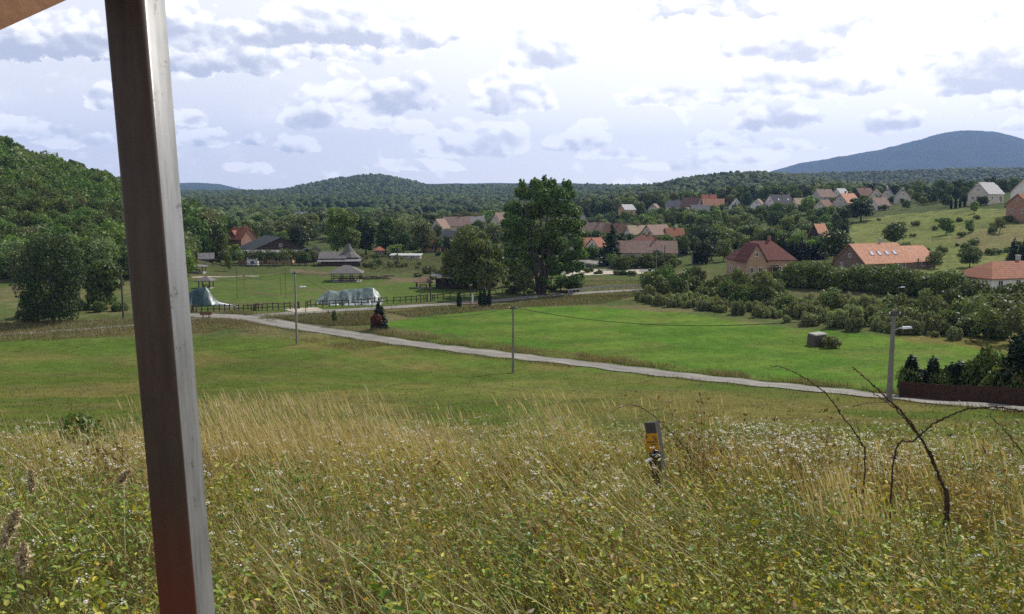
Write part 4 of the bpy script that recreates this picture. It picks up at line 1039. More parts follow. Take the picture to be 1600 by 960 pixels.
b = MB().mat('bin_green'); b.hexa([(-.3, -.35, .08), (.3, -.35, .08), (.3, .35, .08), (-.3, .35, .08), (-.36, -.42, 1.2), (.36, -.42, 1.2), (.36, .42, 1.2), (-.36, .42, 1.2)]); b.build('body', t)
b = MB().mat('bin_green'); b.hexa([(-.39, -.45, 1.205), (.39, -.45, 1.205), (.39, .45, 1.205), (-.39, .45, 1.205), (-.34, -.4, 1.3), (.34, -.4, 1.3), (.34, .4, 1.36), (-.34, .4, 1.36)]); b.build('lid', t)

# ------------------------------------------------------------------ small things along the road
t = empty('memorial_pillar', at(738.5, 476), .1, 'slim white pillar with a low stone kerb between the clipped thujas', 'pillar')
b = MB().mat('white_paint'); b.box(-.16, .16, -.16, .16, -.2, 1.7); b.build('shaft', t)
b = MB().mat('white_paint'); b.hexa([(-.22, -.22, 1.705), (.22, -.22, 1.705), (.22, .22, 1.705), (-.22, .22, 1.705), (-.05, -.05, 2.0), (.05, -.05, 2.0), (.05, .05, 2.0), (-.05, .05, 2.0)]); b.build('cap', t)
b = MB().mat('brick_red'); b.box(-1.9, .9, -.5, .35, -.2, .18); b.build('kerb', t)
t = empty('stone_block', at(1276, 541), R_(20), 'dark stone block with a pale flat top lying in the bright field', 'stone block')
b = MB().mat('hay'); b.hexa([(-1.15, -1, -.3), (1.2, -.9, -.3), (1.2, .95, -.3), (-1.1, .9, -.3), (-1.1, -.85, 1.65), (1.05, -.8, 1.75), (1.1, .85, 1.8), (-1.0, .8, 1.7)]); b.build('body', t)
b = MB().mat('concrete'); b.hexa([(-1.0, -.9, 1.66), (1.25, -.85, 1.77), (1.25, .95, 1.82), (-.95, .9, 1.72), (-.9, -.8, 1.80), (1.15, -.75, 1.9), (1.15, .85, 1.95), (-.9, .8, 1.86)]); b.build('top_slab', t)
t = empty('wooden_notice', at(322, 500), R_(8), 'low wooden notice board beside the gravel track at the steel post', 'notice board')
for x in (-.5, .5): MB().mat('fence_wood').box(x - .07, x + .07, -.07, .07, -.3, 1.3).build('post', t)
MB().mat('timber').box(-1.0, 1.0, -.1, -.075, .85, 1.45).build('board', t)
for px, py, hh in ((505, 492, 3.0), (803 - 290, 494, 1.1), (540, 496, 1.0), (560, 497, 1.2), (478, 491, 1.3)):
    if hh > 2: continue
    t = at(px, py); q = MB().mat('fence_wood'); q.box(-.06, .06, -.06, .06, -.3, hh); tag(q.build('stake', None, t), 'short weathered stake in the rough grass beyond the road bend', 'stake', 'stakes in the rough grass')
# far pylons on the ridge
def pylon(label, px, d, h):
    p = atd(px, d); mb = MB().mat('galvanised'); w = h * .10
    for sx in (-1, 1):
        for sy in (-1, 1): mb.beam((sx * w, sy * w, -3), (sx * .5, sy * .5, h), .55)
    for k in range(6):
        a = h * k / 6; b_ = h * (k + 1) / 6; wa = w + (.5 - w) * k / 6; wb = w + (.5 - w) * (k + 1) / 6
        mb.beam((-wa, -wa, a), (wb, -wb, b_), .3); mb.beam((wa, -wa, a), (-wb, -wb, b_), .3)
    for z, l in ((.62, .20), (.78, .26), (.93, .15)): mb.beam((-h * l, 0, h * z), (h * l, 0, h * z), .6)
    tag(mb.build('pylon', None, p), label, 'pylon', 'pylons beyond the far ridge')
pylon('lattice pylon standing on the far ridge, nearer the steel post', 376, 5200, 38); pylon('lattice pylon on the far ridge beside the wooded hill', 414, 5200, 36); pylon('smaller lattice pylon on the far ridge at the foot of the wooded hill', 424, 5600, 36)
# ------------------------------------------------------------------ single trees one can point to
def tree_at(key, px, py, top, name, label, w=None, cat='tree', group=None, parts=True, d=None):
    p = at(px, py) if d is None else atd(px, d)
    u, s = ray(px, top); h = s * p.y - p.z
    return plant(key, p, name, label, cat, group, parts=parts, h=h, w=w * p.y / FPX if w else h * KINDS[key][4] / KINDS[key][3])
# the giant poplar: several stems, ragged layered crown
def giant():
    p = at(846, 459); t = empty('giant_poplar', p, 0, 'giant many stemmed poplar towering over the village in the middle of the valley', 'tree')
    u, s = ray(850, 279); H = s * p.y - p.z; k = p.y / FPX; r = random.Random(12); lobes = []
    spots = [(0, .50, 1.0), (-30, .60, 1), (30, .58, 1), (-12, .72, 1.05), (18, .74, 1), (-42, .75, .8), (42, .74, .75), (0, .86, .95), (-26, .87, .75), (26, .88, .7), (44, .86, .5), (48, .60, .8), (-46, .62, .8), (10, .95, .5), (-8, .95, .5), (38, .95, .35),
             (-22, .45, .9), (26, .42, .9), (54, .45, .7), (58, .36, .6), (-38, .48, .7), (40, .30, .6), (-30, .34, .5), (10, .36, .7), (-10, .30, .5), (64, .52, .45), (-52, .68, .4), (56, .70, .45), (-12, .2, .5), (22, .2, .5), (-40, .22, .55), (44, .24, .6), (60, .24, .5), (-50, .36, .5), (52, .14, .5), (-30, .12, .45), (34, .10, .5), (4, .12, .4), (-44, .14, .45), (60, .14, .45), (16, .30, .6), (-20, .28, .55), (0, .40, .7), (48, .34, .55), (-48, .28, .5), (66, .34, .4), (30, .22, .5), (-56, .5, .5), (62, .62, .4)]
    for x, z, q in spots:
        lobes.append((x * k, r.uniform(-3, 3), H * z, 17 * k * q, 17 * k * q, 13 * k * q))
        for i in range(2):
            a = r.uniform(0, 6.28); lobes.append((x * k + 15 * k * q * math.cos(a), r.uniform(-3.5, 3.5), H * z + 10 * k * q * math.sin(a), 7 * k * q, 7 * k * q, 8 * k * q))
    for i in range(16):
        x = r.uniform(-46, 50); lobes.append((x * k, r.uniform(-2, 2), H * (.99 - abs(x) * .0016) + r.uniform(-.8, .5), 2.6 * k, 2.6 * k, 9 * k))
    link('crown', leaf_mesh('crown', lobes, 34000, .30, 77, 'leaf_poplar', shell=.5, droop=.15), t)
    mb = MB().mat('bark')
    for i in range(8):
        a = i * .8; x0 = .5 * math.cos(a) + r.uniform(-.2, .2); ex = r.uniform(-4.5, 5); ey = r.uniform(-2.5, 2.5)
        mb.tube([(x0, .5 * math.sin(a), -.5), (x0 + ex * .12, ey * .15, H * .15), (x0 + ex * .45, ey * .5, H * .4), (x0 + ex * .8, ey * .8, H * .65), (x0 + ex, ey, H * .85)], [.42, .33, .26, .15, .05], 8)
    mb.build('trunk', t, smooth=True)
giant()
def willow():
    p = at(742, 449); t = empty('round_willow', p, 0, 'broad round grey green willow next to the giant poplar', 'tree')
    u, s = ray(745, 356); H = s * p.y - p.z; k = p.y / FPX; r = random.Random(5); lobes = []
    for i in range(26):
        a = r.uniform(0, 6.28); e = r.uniform(.0, 1); q = math.sqrt(1 - e * e * .75)
        lobes.append((44 * k * q * math.cos(a) * r.uniform(.7, 1), 40 * k * q * math.sin(a) * r.uniform(.7, 1), H * (.36 + .52 * e), r.uniform(9, 15) * k, r.uniform(9, 15) * k, r.uniform(9, 16) * k))
    for i in range(10):
        a = r.uniform(0, 6.28); lobes.append((44 * k * math.cos(a), 42 * k * math.sin(a), H * .25, 11 * k, 11 * k, 15 * k))
    lobes.append((0, 0, H * .5, 38 * k, 36 * k, H * .32))
    link('crown', leaf_mesh('crown', lobes, 15000, .28, 78, 'leaf_willow', shell=.6, droop=.35, aspect=1.3), t)
    link('trunk', trunk_mb(H * .8, .5, 5, 8).mesh('trunk', True), t)
willow()
for a in [
    ('old_oak', 85, 505, 372, 'broadleaf_tree', 'big dark tree at the foot of the wooded hill by the gravel track', 92),
    ('broad_mid1', 160, 480, 405, 'broadleaf_tree', 'dark green tree behind the big one at the foot of the wooded hill', 64),
    ('poplar0', 527, 402, 321, 'poplar_tree', 'tall light green poplar, first of a pair behind the timber hall', 34),
    ('poplar0', 547, 402, 328, 'poplar_tree', 'light green poplar with a yellowish crown, second of a pair behind the timber hall', 30),
    ('broad_dark1', 572, 398, 337, 'broadleaf_tree', 'very dark broad tree beside the pair of light poplars', 40),
    ('poplar1', 602, 398, 336, 'poplar_tree', 'mid green poplar between the dark tree and the grey willow', 30),
    ('pale_round', 630, 396, 343, 'willow_tree', 'silvery round willow beyond the timber kiosk', 38),
    ('broad_olive0', 662, 395, 345, 'broadleaf_tree', 'round olive tree beyond the silvery willow', 34),
    ('broad_lime1', 646, 397, 370, 'broadleaf_tree', 'small lime green tree beside the small red roofed house', 24),
    ('broad_lime0', 619, 400, 382, 'broadleaf_tree', 'low rounded lime bush tree above the white roofed shed', 24),
    ('broad_olive1', 457, 378, 336, 'broadleaf_tree', 'rounded olive tree rising behind the black barn', 40),
    ('broad_dark0', 480, 382, 350, 'broadleaf_tree', 'dark tree between the black barn and the meadow gap', 36),
    ('pale_round', 415, 375, 344, 'willow_tree', 'pale willow behind the roof ridge of the black barn', 34),
    ('pale_round', 398, 372, 335, 'willow_tree', 'taller pale willow between the red roofed house and the barn', 30),
    ('broad_lime1', 365, 406, 382, 'broadleaf_tree', 'small lime tree in front of the white trailer', 26),
    ('broad_light0', 342, 404, 376, 'broadleaf_tree', 'small light green tree near the little shelters', 24),
    ('broad_light1', 358, 424, 398, 'broadleaf_tree', 'slender sapling standing before the row of little trees', 12),
    ('spruce0', 955, 414, 347, 'spruce_tree', 'tall dark spruce beside the long old farmhouse', 38),
    ('spruce0', 1117, 380, 344, 'spruce_tree', 'dark pointed spruce above the lime tree in the village', 18),
    ('spruce1', 1038, 375, 352, 'spruce_tree', 'small dark spruce by the tall pale chimney', 14),
    ('broad_gold0' if 'broad_gold0' in KINDS else 'broad_lime0', 908, 398, 368, 'broadleaf_tree', 'thin golden tree in front of the gabled cottages', 22),
    ('broad_lime0', 1134, 388, 358, 'broadleaf_tree', 'lime green tree next to the dark pointed spruce', 34),
    ('broad_lime1', 1160, 392, 366, 'broadleaf_tree', 'lime green tree just above the brick house roof', 40),
    ('broad_lime0', 1216, 398, 370, 'broadleaf_tree', 'lime green tree behind the brick house chimney', 30),
    ('broad_lime1', 1262, 336, 306, 'broadleaf_tree', 'bright lime tree in front of the tan roofed house', 26),
    ('broad_dark1', 1345, 346, 309, 'broadleaf_tree', 'round dark tree in front of the grey gabled orange roofed house', 42),
    ('broad_dark0', 1303, 412, 362, 'broadleaf_tree', 'large round tree between the cabin and the long orange roof', 50),
    ('broad_mid0', 1397, 384, 347, 'broadleaf_tree', 'pyramid shaped dark tree on the grassy slope', 40),
    ('broad_mid1', 1478, 367, 340, 'broadleaf_tree', 'round dark tree alone in the middle of the grassy slope', 22),
    ('fruit1', 1514, 365, 344, 'fruit_tree', 'thin young tree beside the bare patch on the slope', 14),
    ('fruit0', 1562, 365, 342, 'fruit_tree', 'bushy fruit tree below the red brick house', 18),
    ('broad_lime1', 1522, 334, 314, 'broadleaf_tree', 'small yellowish tree below the pale half hipped house', 14),
    ('broad_mid0', 1515, 418, 385, 'broadleaf_tree', 'dark tree between the orange annexe and the rust red bungalow', 36),
    ('broad_olive0', 1460, 420, 392, 'broadleaf_tree', 'olive tree beside the orange annexe', 24),
    ('spruce0', 1583, 414, 370, 'spruce_tree', 'dark conifer behind the bungalow chimney', 24),
    ('spruce1', 1598, 416, 372, 'spruce_tree', 'second dark conifer at the edge behind the bungalow', 24),
    ('fruit0', 757, 466, 427, 'willow_tree', 'small pale weeping tree behind the clipped thujas', 27),
    ('fruit1', 523, 510, 486, 'young_tree', 'thin sapling in the rough grass by the road bend', 9),
    ('spruce1', 593, 515, 466, 'spruce_tree', 'small dark spruce beside the red leaved tree', 27),
    ('broad_olive1', 820, 462, 420, 'broadleaf_tree', 'pale slender tree leaning at the foot of the giant poplar', 34),
    ('broad_light0', 876, 455, 428, 'broadleaf_tree', 'small light tree on the other side of the giant poplar trunks', 24),
]: tree_at(a[0], *a[1:6], w=a[6])
# red leaved tree
p = at(588, 519); t = empty('red_leaved_tree', p, 0, 'small tree with dark red leaves beside the lane', 'tree')
k = p.y / FPX
link('crown', leaf_mesh('crown', [(0, 0, 1.9, .85, .8, .85), (.3, .2, 2.3, .5, .5, .5), (-.4, 0, 2.1, .5, .5, .5)], 1200, .13, 5, 'leaf_red'), t)
link('trunk', MB().mat('red_leaf_bark').tube([(0, 0, -.3), (.03, 0, .8), (0, 0, 2.2)], [.09, .07, .03], 7).mesh('trunk'), t)
# clipped thujas
for px, py, top, lab in ((717.5, 481, 456, 'clipped dark thuja standing apart on the far side of the pillar'), (751, 478.5, 449, 'clipped thuja next to the white pillar, first of a tight trio'), (757, 480, 448, 'clipped thuja in the middle of a tight trio'), (764.5, 479.5, 450, 'clipped thuja at the outer end of a tight trio by the pillar')):
    tree_at('thuja', px, py, top, 'thuja', lab, w=9 if px < 760 else 8, group='clipped thujas by the farm road')
# little trees in a row in front of the barn
for i in range(13):
    px = 352 + i * 11.5; p = at(px, 414 + (i % 3) * .6)
    plant(f'fruit{i % 2}', p, 'row_tree', 'small round dark olive tree in the straight row before the black barn', 'tree', 'row of little trees by the barn', s=random.uniform(.95, 1.12), parts=True)
# cypress-like columns beyond the brick house
for i in range(11):
    p = atd(1228 + i * 6.2 + random.uniform(-1.5, 1.5), 262 + random.uniform(-4, 4))
    plant('cypress', p, 'column_tree', 'slim dark column shaped tree in the row beyond the brick house', 'tree', 'column trees beyond the brick house', s=random.uniform(.8, 1.0), parts=True)
for i in range(4):
    p = atd(1484 + i * 7, 415); p.z = -3.2 if False else p.z
    plant('cypress', p, 'column_tree', 'slim dark column tree beside the pale half hipped house', 'tree', 'column trees on the hilltop', s=random.uniform(.75, .95))
for i in range(4):
    p = atd(1085 + i * 6.5, 258); plant('cypress', p, 'column_tree', 'narrow dark column tree near the farmhouse pole', 'tree', 'column trees near the farmhouse', s=random.uniform(.7, .95))
# garden behind the board fence
for px, dd, h, key, lab in ((1425, 4, 3.1, 'cypress', 'dense dark conifer at the corner of the board fence'), (1437, 5, 3.5, 'cypress', 'taller dark conifer near the corner of the board fence'), (1449, 5, 3.3, 'cypress', 'dark conifer between taller ones behind the board fence'), (1462, 4, 3.4, 'cypress', 'dark conifer with a split tip behind the board fence'),
                            (1480, 5, 2.8, 'spruce1', 'low bushy conifer behind the board fence'), (1500, 4, 3.0, 'spruce1', 'pointed young spruce behind the board fence'), (1522, 5, 3.4, 'fruit1', 'soft grey green shrub tree behind the board fence'), (1545, 5, 4.0, 'fruit1', 'largest grey green shrub tree behind the board fence'), (1586, 7, 5.4, 'cypress', 'tall slim cypress near the end of the board fence'), (1566, 5, 3.0, 'bush0', 'dark bush beside the tall slim cypress'), (1605, 4, 3.4, 'spruce1', 'dark conifer at the cut off end of the board fence'), (1470, 6, 2.6, 'bush0', 'dark low bush among the conifers behind the board fence')):
    pb = max(px - 52, 1398); q = at(pb, 622 + (pb - 1406) * .075); nn = 3.0 + .12 * dd if pb > 1400 else 1.8; q = Vector((q.x + .92 * nn, q.y + .39 * nn, 0)); q.z = T1(q.x, q.y)
    plant(key, q, 'garden_conifer' if key != 'fruit1' and key[:4] != 'bush' else 'garden_shrub', lab, 'conifer' if key not in ('fruit1', 'bush0') else 'shrub', None, h=h * 1.05, w=h * (.45 if key == 'cypress' else .7), parts=True)

rr_ = random.Random(17)
for i in range(22):
    px = 1412 + i * 10 + rr_.uniform(-4, 4); pb = max(px - 52, 1398); q = at(pb, 622 + (pb - 1406) * .075); nn = rr_.uniform(2.9, 3.8) if pb > 1400 else 1.8; q = Vector((q.x + .92 * nn, q.y + .39 * nn, 0)); q.z = T1(q.x, q.y); key = rr_.choice(['bush0', 'spruce1', 'cypress', 'cypress', 'bush3'])
    hh = rr_.uniform(2.2, 3.5); plant(key, q, 'garden_shrub', 'dark evergreen shrub in the close row behind the board fence', 'shrub', 'evergreen row behind the board fence', h=hh, w=hh * (.5 if key == 'cypress' else .8))
# ------------------------------------------------------------------ hedges and shrubs
a, b = atd(1228, 204), atd(1500, 172)
hedge('hedge', a, b, 5.4, 5.3, 26000, .27, 31, 'leaf_bush', 'tall dark overgrown hedge below the long orange roof')
a, b = atd(1488, 160), atd(1700, 146)
hedge('hedge', a, b, 5.2, 5.0, 22000, .25, 32, 'leaf_bush', 'dark hedge in front of the rust red bungalow')
a, b = at(1222, 487), at(1420, 497)
hedge('hedge', a, b, 4.6, 2.3, 16000, .20, 33, 'leaf_bush', 'low wild thicket hedge between the bright field and the tall hedge', wob=.45)
a, b = at(1420, 499), at(1640, 520)
hedge('hedge', a, b, 4.6, 2.3, 14000, .20, 34, 'leaf_olive', 'low olive thicket hedge below the rust red bungalow', wob=.45)
def shrub_band(n, top, bot, label, group, keys, seed, smin, smax, name='shrub'):
    r = random.Random(seed)
    for i in range(n):
        px = r.uniform(top[0][0], top[-1][0]); f = r.random()
        t_ = np.interp(px, [q[0] for q in top], [q[1] for q in top]); b_ = np.interp(px, [q[0] for q in bot], [q[1] for q in bot])
        p = at(px, t_ + (b_ - t_) * f); key = r.choice(keys); s = r.uniform(smin, smax)
        if key[:5] == 'broad': s *= .40
        if key[:5] == 'fruit': s *= .75
        plant(key, p, name, label, 'shrub', group, s=s, sz=s * r.uniform(.7, 1.3), rz=r.uniform(0, 6.28))
shrub_band(75, [(1010, 450), (1080, 447), (1160, 450), (1225, 458)], [(1010, 462), (1080, 472), (1160, 478), (1225, 482)], 'dense dark green shrub in the thicket before the brick house', 'shrubs before the brick house', ['bush0', 'bush1', 'bush3', 'bush2', 'broad_olive1', 'fruit1'], 3, .8, 1.9)
shrub_band(150, [(1000, 466), (1100, 476), (1200, 480), (1300, 486), (1400, 496), (1500, 500)], [(1000, 474), (1100, 486), (1200, 501), (1300, 514), (1400, 524), (1500, 532)], 'pale grey green willow scrub along the far edge of the bright field', 'pale scrub along the field', ['scrub0', 'scrub0', 'scrub1'], 4, .55, 1.15, 'scrub_willow')
shrub_band(135, [(1225, 482), (1300, 484), (1400, 488), (1500, 492), (1640, 500)], [(1225, 490), (1300, 500), (1400, 512), (1500, 528), (1640, 548)], 'dark green bramble shrub in the thicket between field and hedge', 'shrubs between field and hedge', ['bush0', 'bush1', 'bush2', 'bush3', 'scrub0', 'bush2', 'scrub1', 'fruit0'], 5, .5, 1.5)
shrub_band(9, [(1500, 492), (1590, 496)], [(1500, 506), (1590, 512)], 'tall olive shrub rising from the thicket below the bungalow', 'olive shrubs below the bungalow', ['bush2'], 6, 1.8, 2.3)
plant('bush2', at(1297, 544), 'shrub', 'brownish green bush leaning on the stone block in the field', 'shrub', None, s=.85, h=1.9)
plant('bush1', at(1158, 478), 'shrub', 'dark rounded shrub standing out in front of the brick house thicket', 'shrub', None, s=1.5, h=4.6)
shrub_band(16, [(640, 418), (800, 440)], [(640, 432), (800, 456)], 'low olive shrub on the scrubby ground under the willow', 'shrubs under the willow', ['bush2', 'scrub0'], 8, .5, .9)
shrub_band(26, [(560, 398), (690, 398)], [(560, 425), (690, 428)], 'low weedy bush on the rough bank beside the timber hall', 'bushes beside the timber hall', ['bush2', 'scrub0', 'bush1'], 9, .5, 1.0)
shrub_band(14, [(790, 455), (900, 448)], [(790, 460), (900, 456)], 'low dark bush around the foot of the giant poplar', 'bushes at the giant poplar', ['bush0', 'bush1'], 10, .5, .9)
shrub_band(10, [(895, 424), (990, 428)], [(895, 430), (990, 431)], 'small bush at the edge of the car park', 'bushes at the car park', ['bush0', 'bush1'], 11, .4, .8)
shrub_band(14, [(0, 488), (190, 480)], [(0, 505), (190, 494)], 'dark green bush along the foot of the wooded hill', 'bushes at the foot of the hill', ['bush0', 'bush1', 'bush3'], 12, .9, 1.7)
shrub_band(34, [(1350, 345), (1600, 338)], [(1350, 410), (1600, 420)], 'scattered bush on the grassy slope', 'bushes on the grassy slope', ['bush0', 'bush1', 'bush2'], 13, .5, 1.1)
shrub_band(20, [(1150, 462), (1220, 462)], [(1150, 466), (1220, 468)], 'bush at the near side of the twin pole', 'bushes by the twin pole', ['bush1', 'bush3'], 15, .7, 1.1)

# ------------------------------------------------------------------ woods and village trees, one object each
def keep_off(p, h, w):
    for (hx, hy, rad, a, b_, eave) in HOUSES:
        if (p.x - hx) ** 2 + (p.y - hy) ** 2 < (rad * .62 + w * .28) ** 2: return True
        if p.y < hy and p.y > hy - 110:
            q = pxof(p.x, p.y, p.z)[0]; hw = w * .5 / p.y * FPX
            if a - hw * .6 < q < b_ + hw * .6 and (p.z + h * .90) / p.y > eave: return True
    return False
SEEN_TREES = []
def scatter(n, pxr, dr, keys, hr, name, label, group, seed, gap, avoid=None, tries=40, cap=None):
    r = random.Random(seed); done = 0
    for _ in range(n * tries):
        if done >= n: break
        px = r.uniform(*pxr); d = math.sqrt(r.uniform(dr[0] ** 2, dr[1] ** 2)); p = atd(px, d); h = r.uniform(*hr)
        if cap: h *= cap(px, d)
        key = r.choice(keys); w = KINDS[key][4] * h / KINDS[key][3]
        if keep_off(p, h, w): continue
        if avoid is not None and avoid(px, d, p): continue
        if any((p.x - a) ** 2 + (p.y - b_) ** 2 < (gap * (w + c) / 2) ** 2 for a, b_, c in SEEN_TREES): continue
        SEEN_TREES.append((p.x, p.y, w)); done += 1
        plant(key, p, name, label, 'tree', group, h=h, w=w * r.uniform(.85, 1.15), rz=r.uniform(0, 6.28))
    return done
scatter(13, (955, 1075), (250, 262), ['broad_olive0', 'broad_mid1', 'bush1', 'bush3', 'fruit1'], (2.2, 4.6), 'garden_tree', 'low garden tree in front of the long old farmhouse', 'garden trees before the farmhouse', 63, .35)
scatter(12, (790, 905), (196, 250), ['fruit1', 'broad_mid0', 'bush0', 'broad_olive1'], (3, 6.5), 'garden_tree', 'small tree around the foot of the giant poplar', 'small trees round the giant poplar', 64, .4)
hill_avoid = lambda px, d, p: T1(p.x, p.y) < -20.6 or (px > 300 and d < 250) or (px > 345 and d < 300)
def hill_wood():
    rr = random.Random(41); pts = []
    r0 = np.random.default_rng(41); N = 18000; PX = r0.uniform(-330, 385, N); DD = np.sqrt(r0.uniform(196 ** 2, 385 ** 2, N)); XX = (PX - 800) / FPX / (cp + sp * .09) * DD; ZZ = T(XX, DD); WW = r0.uniform(5.0, 8.2, N)
    ok = (ZZ >= -20.6) & ~((PX > 300) & (DD < 250)) & ~((PX > 345) & (DD < 300)); AX = np.zeros(0); AY = np.zeros(0); AW = np.zeros(0)
    for px, d, x, z, w in zip(PX[ok], DD[ok], XX[ok], ZZ[ok], WW[ok]):
        if len(AX) and ((AX - x) ** 2 + (AY - d) ** 2 < (.28 * (w + AW)) ** 2).any(): continue
        p = Vector((x, d, z))
        if px > 280 and keep_off(p, 8, w): continue
        AX = np.append(AX, x); AY = np.append(AY, d); AW = np.append(AW, w); pts.append((p, w))
    pts.sort(key=lambda q: q[0].y - q[1] * 4 + 900 * (q[0].x / q[0].y < -.66)); V = []; Q = []; nv = 0
    for i, (p, w) in enumerate(pts):
        h = w * rr.uniform(1.0, 1.35); v = rr.choice([0, 0, 0, 1, 1, 1, 2, 3])
        if i < 285:
            plant(f'hill{v}', p, 'hillside_tree', 'leafy tree in the dense wood covering the steep hillside', 'tree', 'trees of the wooded hillside', h=h, w=w, rz=rr.uniform(0, 6.28))
        else:
            v0, q0 = HILL[v]; a = rr.uniform(0, 6.28); c, s_ = math.cos(a) * w / 9, math.sin(a) * w / 9
            V.append(np.stack([v0[:, 0] * c - v0[:, 1] * s_ + p.x, v0[:, 0] * s_ + v0[:, 1] * c + p.y, v0[:, 2] * h / 10 + p.z], 1)); Q.append((q0 + nv, v)); nv += len(v0)
    mi = np.concatenate([np.full(len(q), [0, 0, 1, 2][v]) for q, v in Q])
    me = np_mesh('hillside_wood', np.concatenate(V), np.concatenate([q for q, v in Q]), mats=['leaf_hill', 'leaf_hill_pale', 'leaf_hill_lime'], mi=mi)
    tag(link('hillside_wood', me), kind='stuff'); print('hill', len(pts))
hill_wood()
on_slope = lambda px, d, p: bool(inside(SLOPE, np.array([p.x]), np.array([p.y]))[0]) or (px > 1325 and 205 < d < 430)
DK = ['broad_dark0', 'broad_dark1', 'broad_mid0', 'broad_mid1', 'broad_olive0', 'broad_olive1']
scatter(60, (1060, 1300), (258, 330), DK + ['spruce1', 'broad_light0'], (5, 8.5), 'garden_tree', 'broad green tree in the gardens behind the brick house', 'garden trees behind the brick house', 51, .42, on_slope)
scatter(215, (900, 1335), (330, 512), DK + ['broad_mid0', 'spruce0', 'broad_light1'], (4.5, 8.5), 'slope_tree', 'green tree on the wooded slope below the upper row of houses', 'trees on the slope below the upper houses', 52, .40, on_slope)
scatter(130, (880, 1310), (515, 690), DK, (8, 13), 'belt_tree', 'dark tree in the belt of trees behind the upper row of houses', 'trees behind the upper houses', 53, .42)
scatter(60, (1280, 1640), (545, 760), DK, (7, 12), 'belt_tree', 'dark tree behind the hilltop houses', 'trees behind the hilltop houses', 54, .42)
scatter(26, (1250, 1510), (425, 540), DK, (4.5, 8), 'garden_tree', 'garden tree between the houses on top of the hill', 'garden trees between the hilltop houses', 57, .4)
scatter(46, (870, 1075), (268, 372), DK + ['broad_light0'], (4.5, 8), 'garden_tree', 'garden tree among the old row houses', 'garden trees among the row houses', 55, .42)
scatter(135, (560, 905), (290, 640), DK + ['broad_olive0', 'broad_light0', 'pale_round'], (6, 11), 'valley_tree', 'tree among the scattered houses of the valley floor', 'trees among the valley houses', 58, .42)
scatter(120, (300, 560), (332, 620), DK + ['pale_round', 'pale_round', 'broad_light0', 'broad_olive1'], (7, 12), 'valley_tree', 'round tree on the valley floor behind the black barn', 'trees behind the black barn', 59, .42, lambda px, d, p: 490 < px < 512 and d < 440)
scatter(22, (288, 352), (252, 330), ['poplar1', 'hill2', 'broad_mid0'], (11, 15), 'valley_tree', 'tall green tree in the stand beside the red roofed house', 'stand beside the red roofed house', 60, .45)

def yard_trees():
    rr = random.Random(81)
    for (hx, hy, rad, a, b_, eave) in HOUSES[5:]:
        if hy < 285 and not (900 < a < 1060): continue
        if a < 640 or a > 1560: continue
        for k in range(rr.choice([1, 2, 2, 3])):
            f = rr.uniform(-.75, .75); d = hy - rad * .62 - rr.uniform(1, 4); x = hx * d / hy + f * rad; key = rr.choice(['broad_dark0', 'broad_mid1', 'broad_mid0', 'bush0', 'bush1', 'bush3', 'broad_olive1', 'fruit1', 'spruce1'])
            h = rr.uniform(2.6, 4.6) * (1.7 if a < 800 else 1.0); H, W = KINDS[key][3], KINDS[key][4]
            plant(key, Vector((x, d, T1(x, d))), 'yard_tree', 'small tree standing close in front of a village house wall', 'tree', 'small trees before the village houses', h=h, w=max(h * W / H, 2.6), rz=rr.uniform(0, 6.28))
yard_trees()
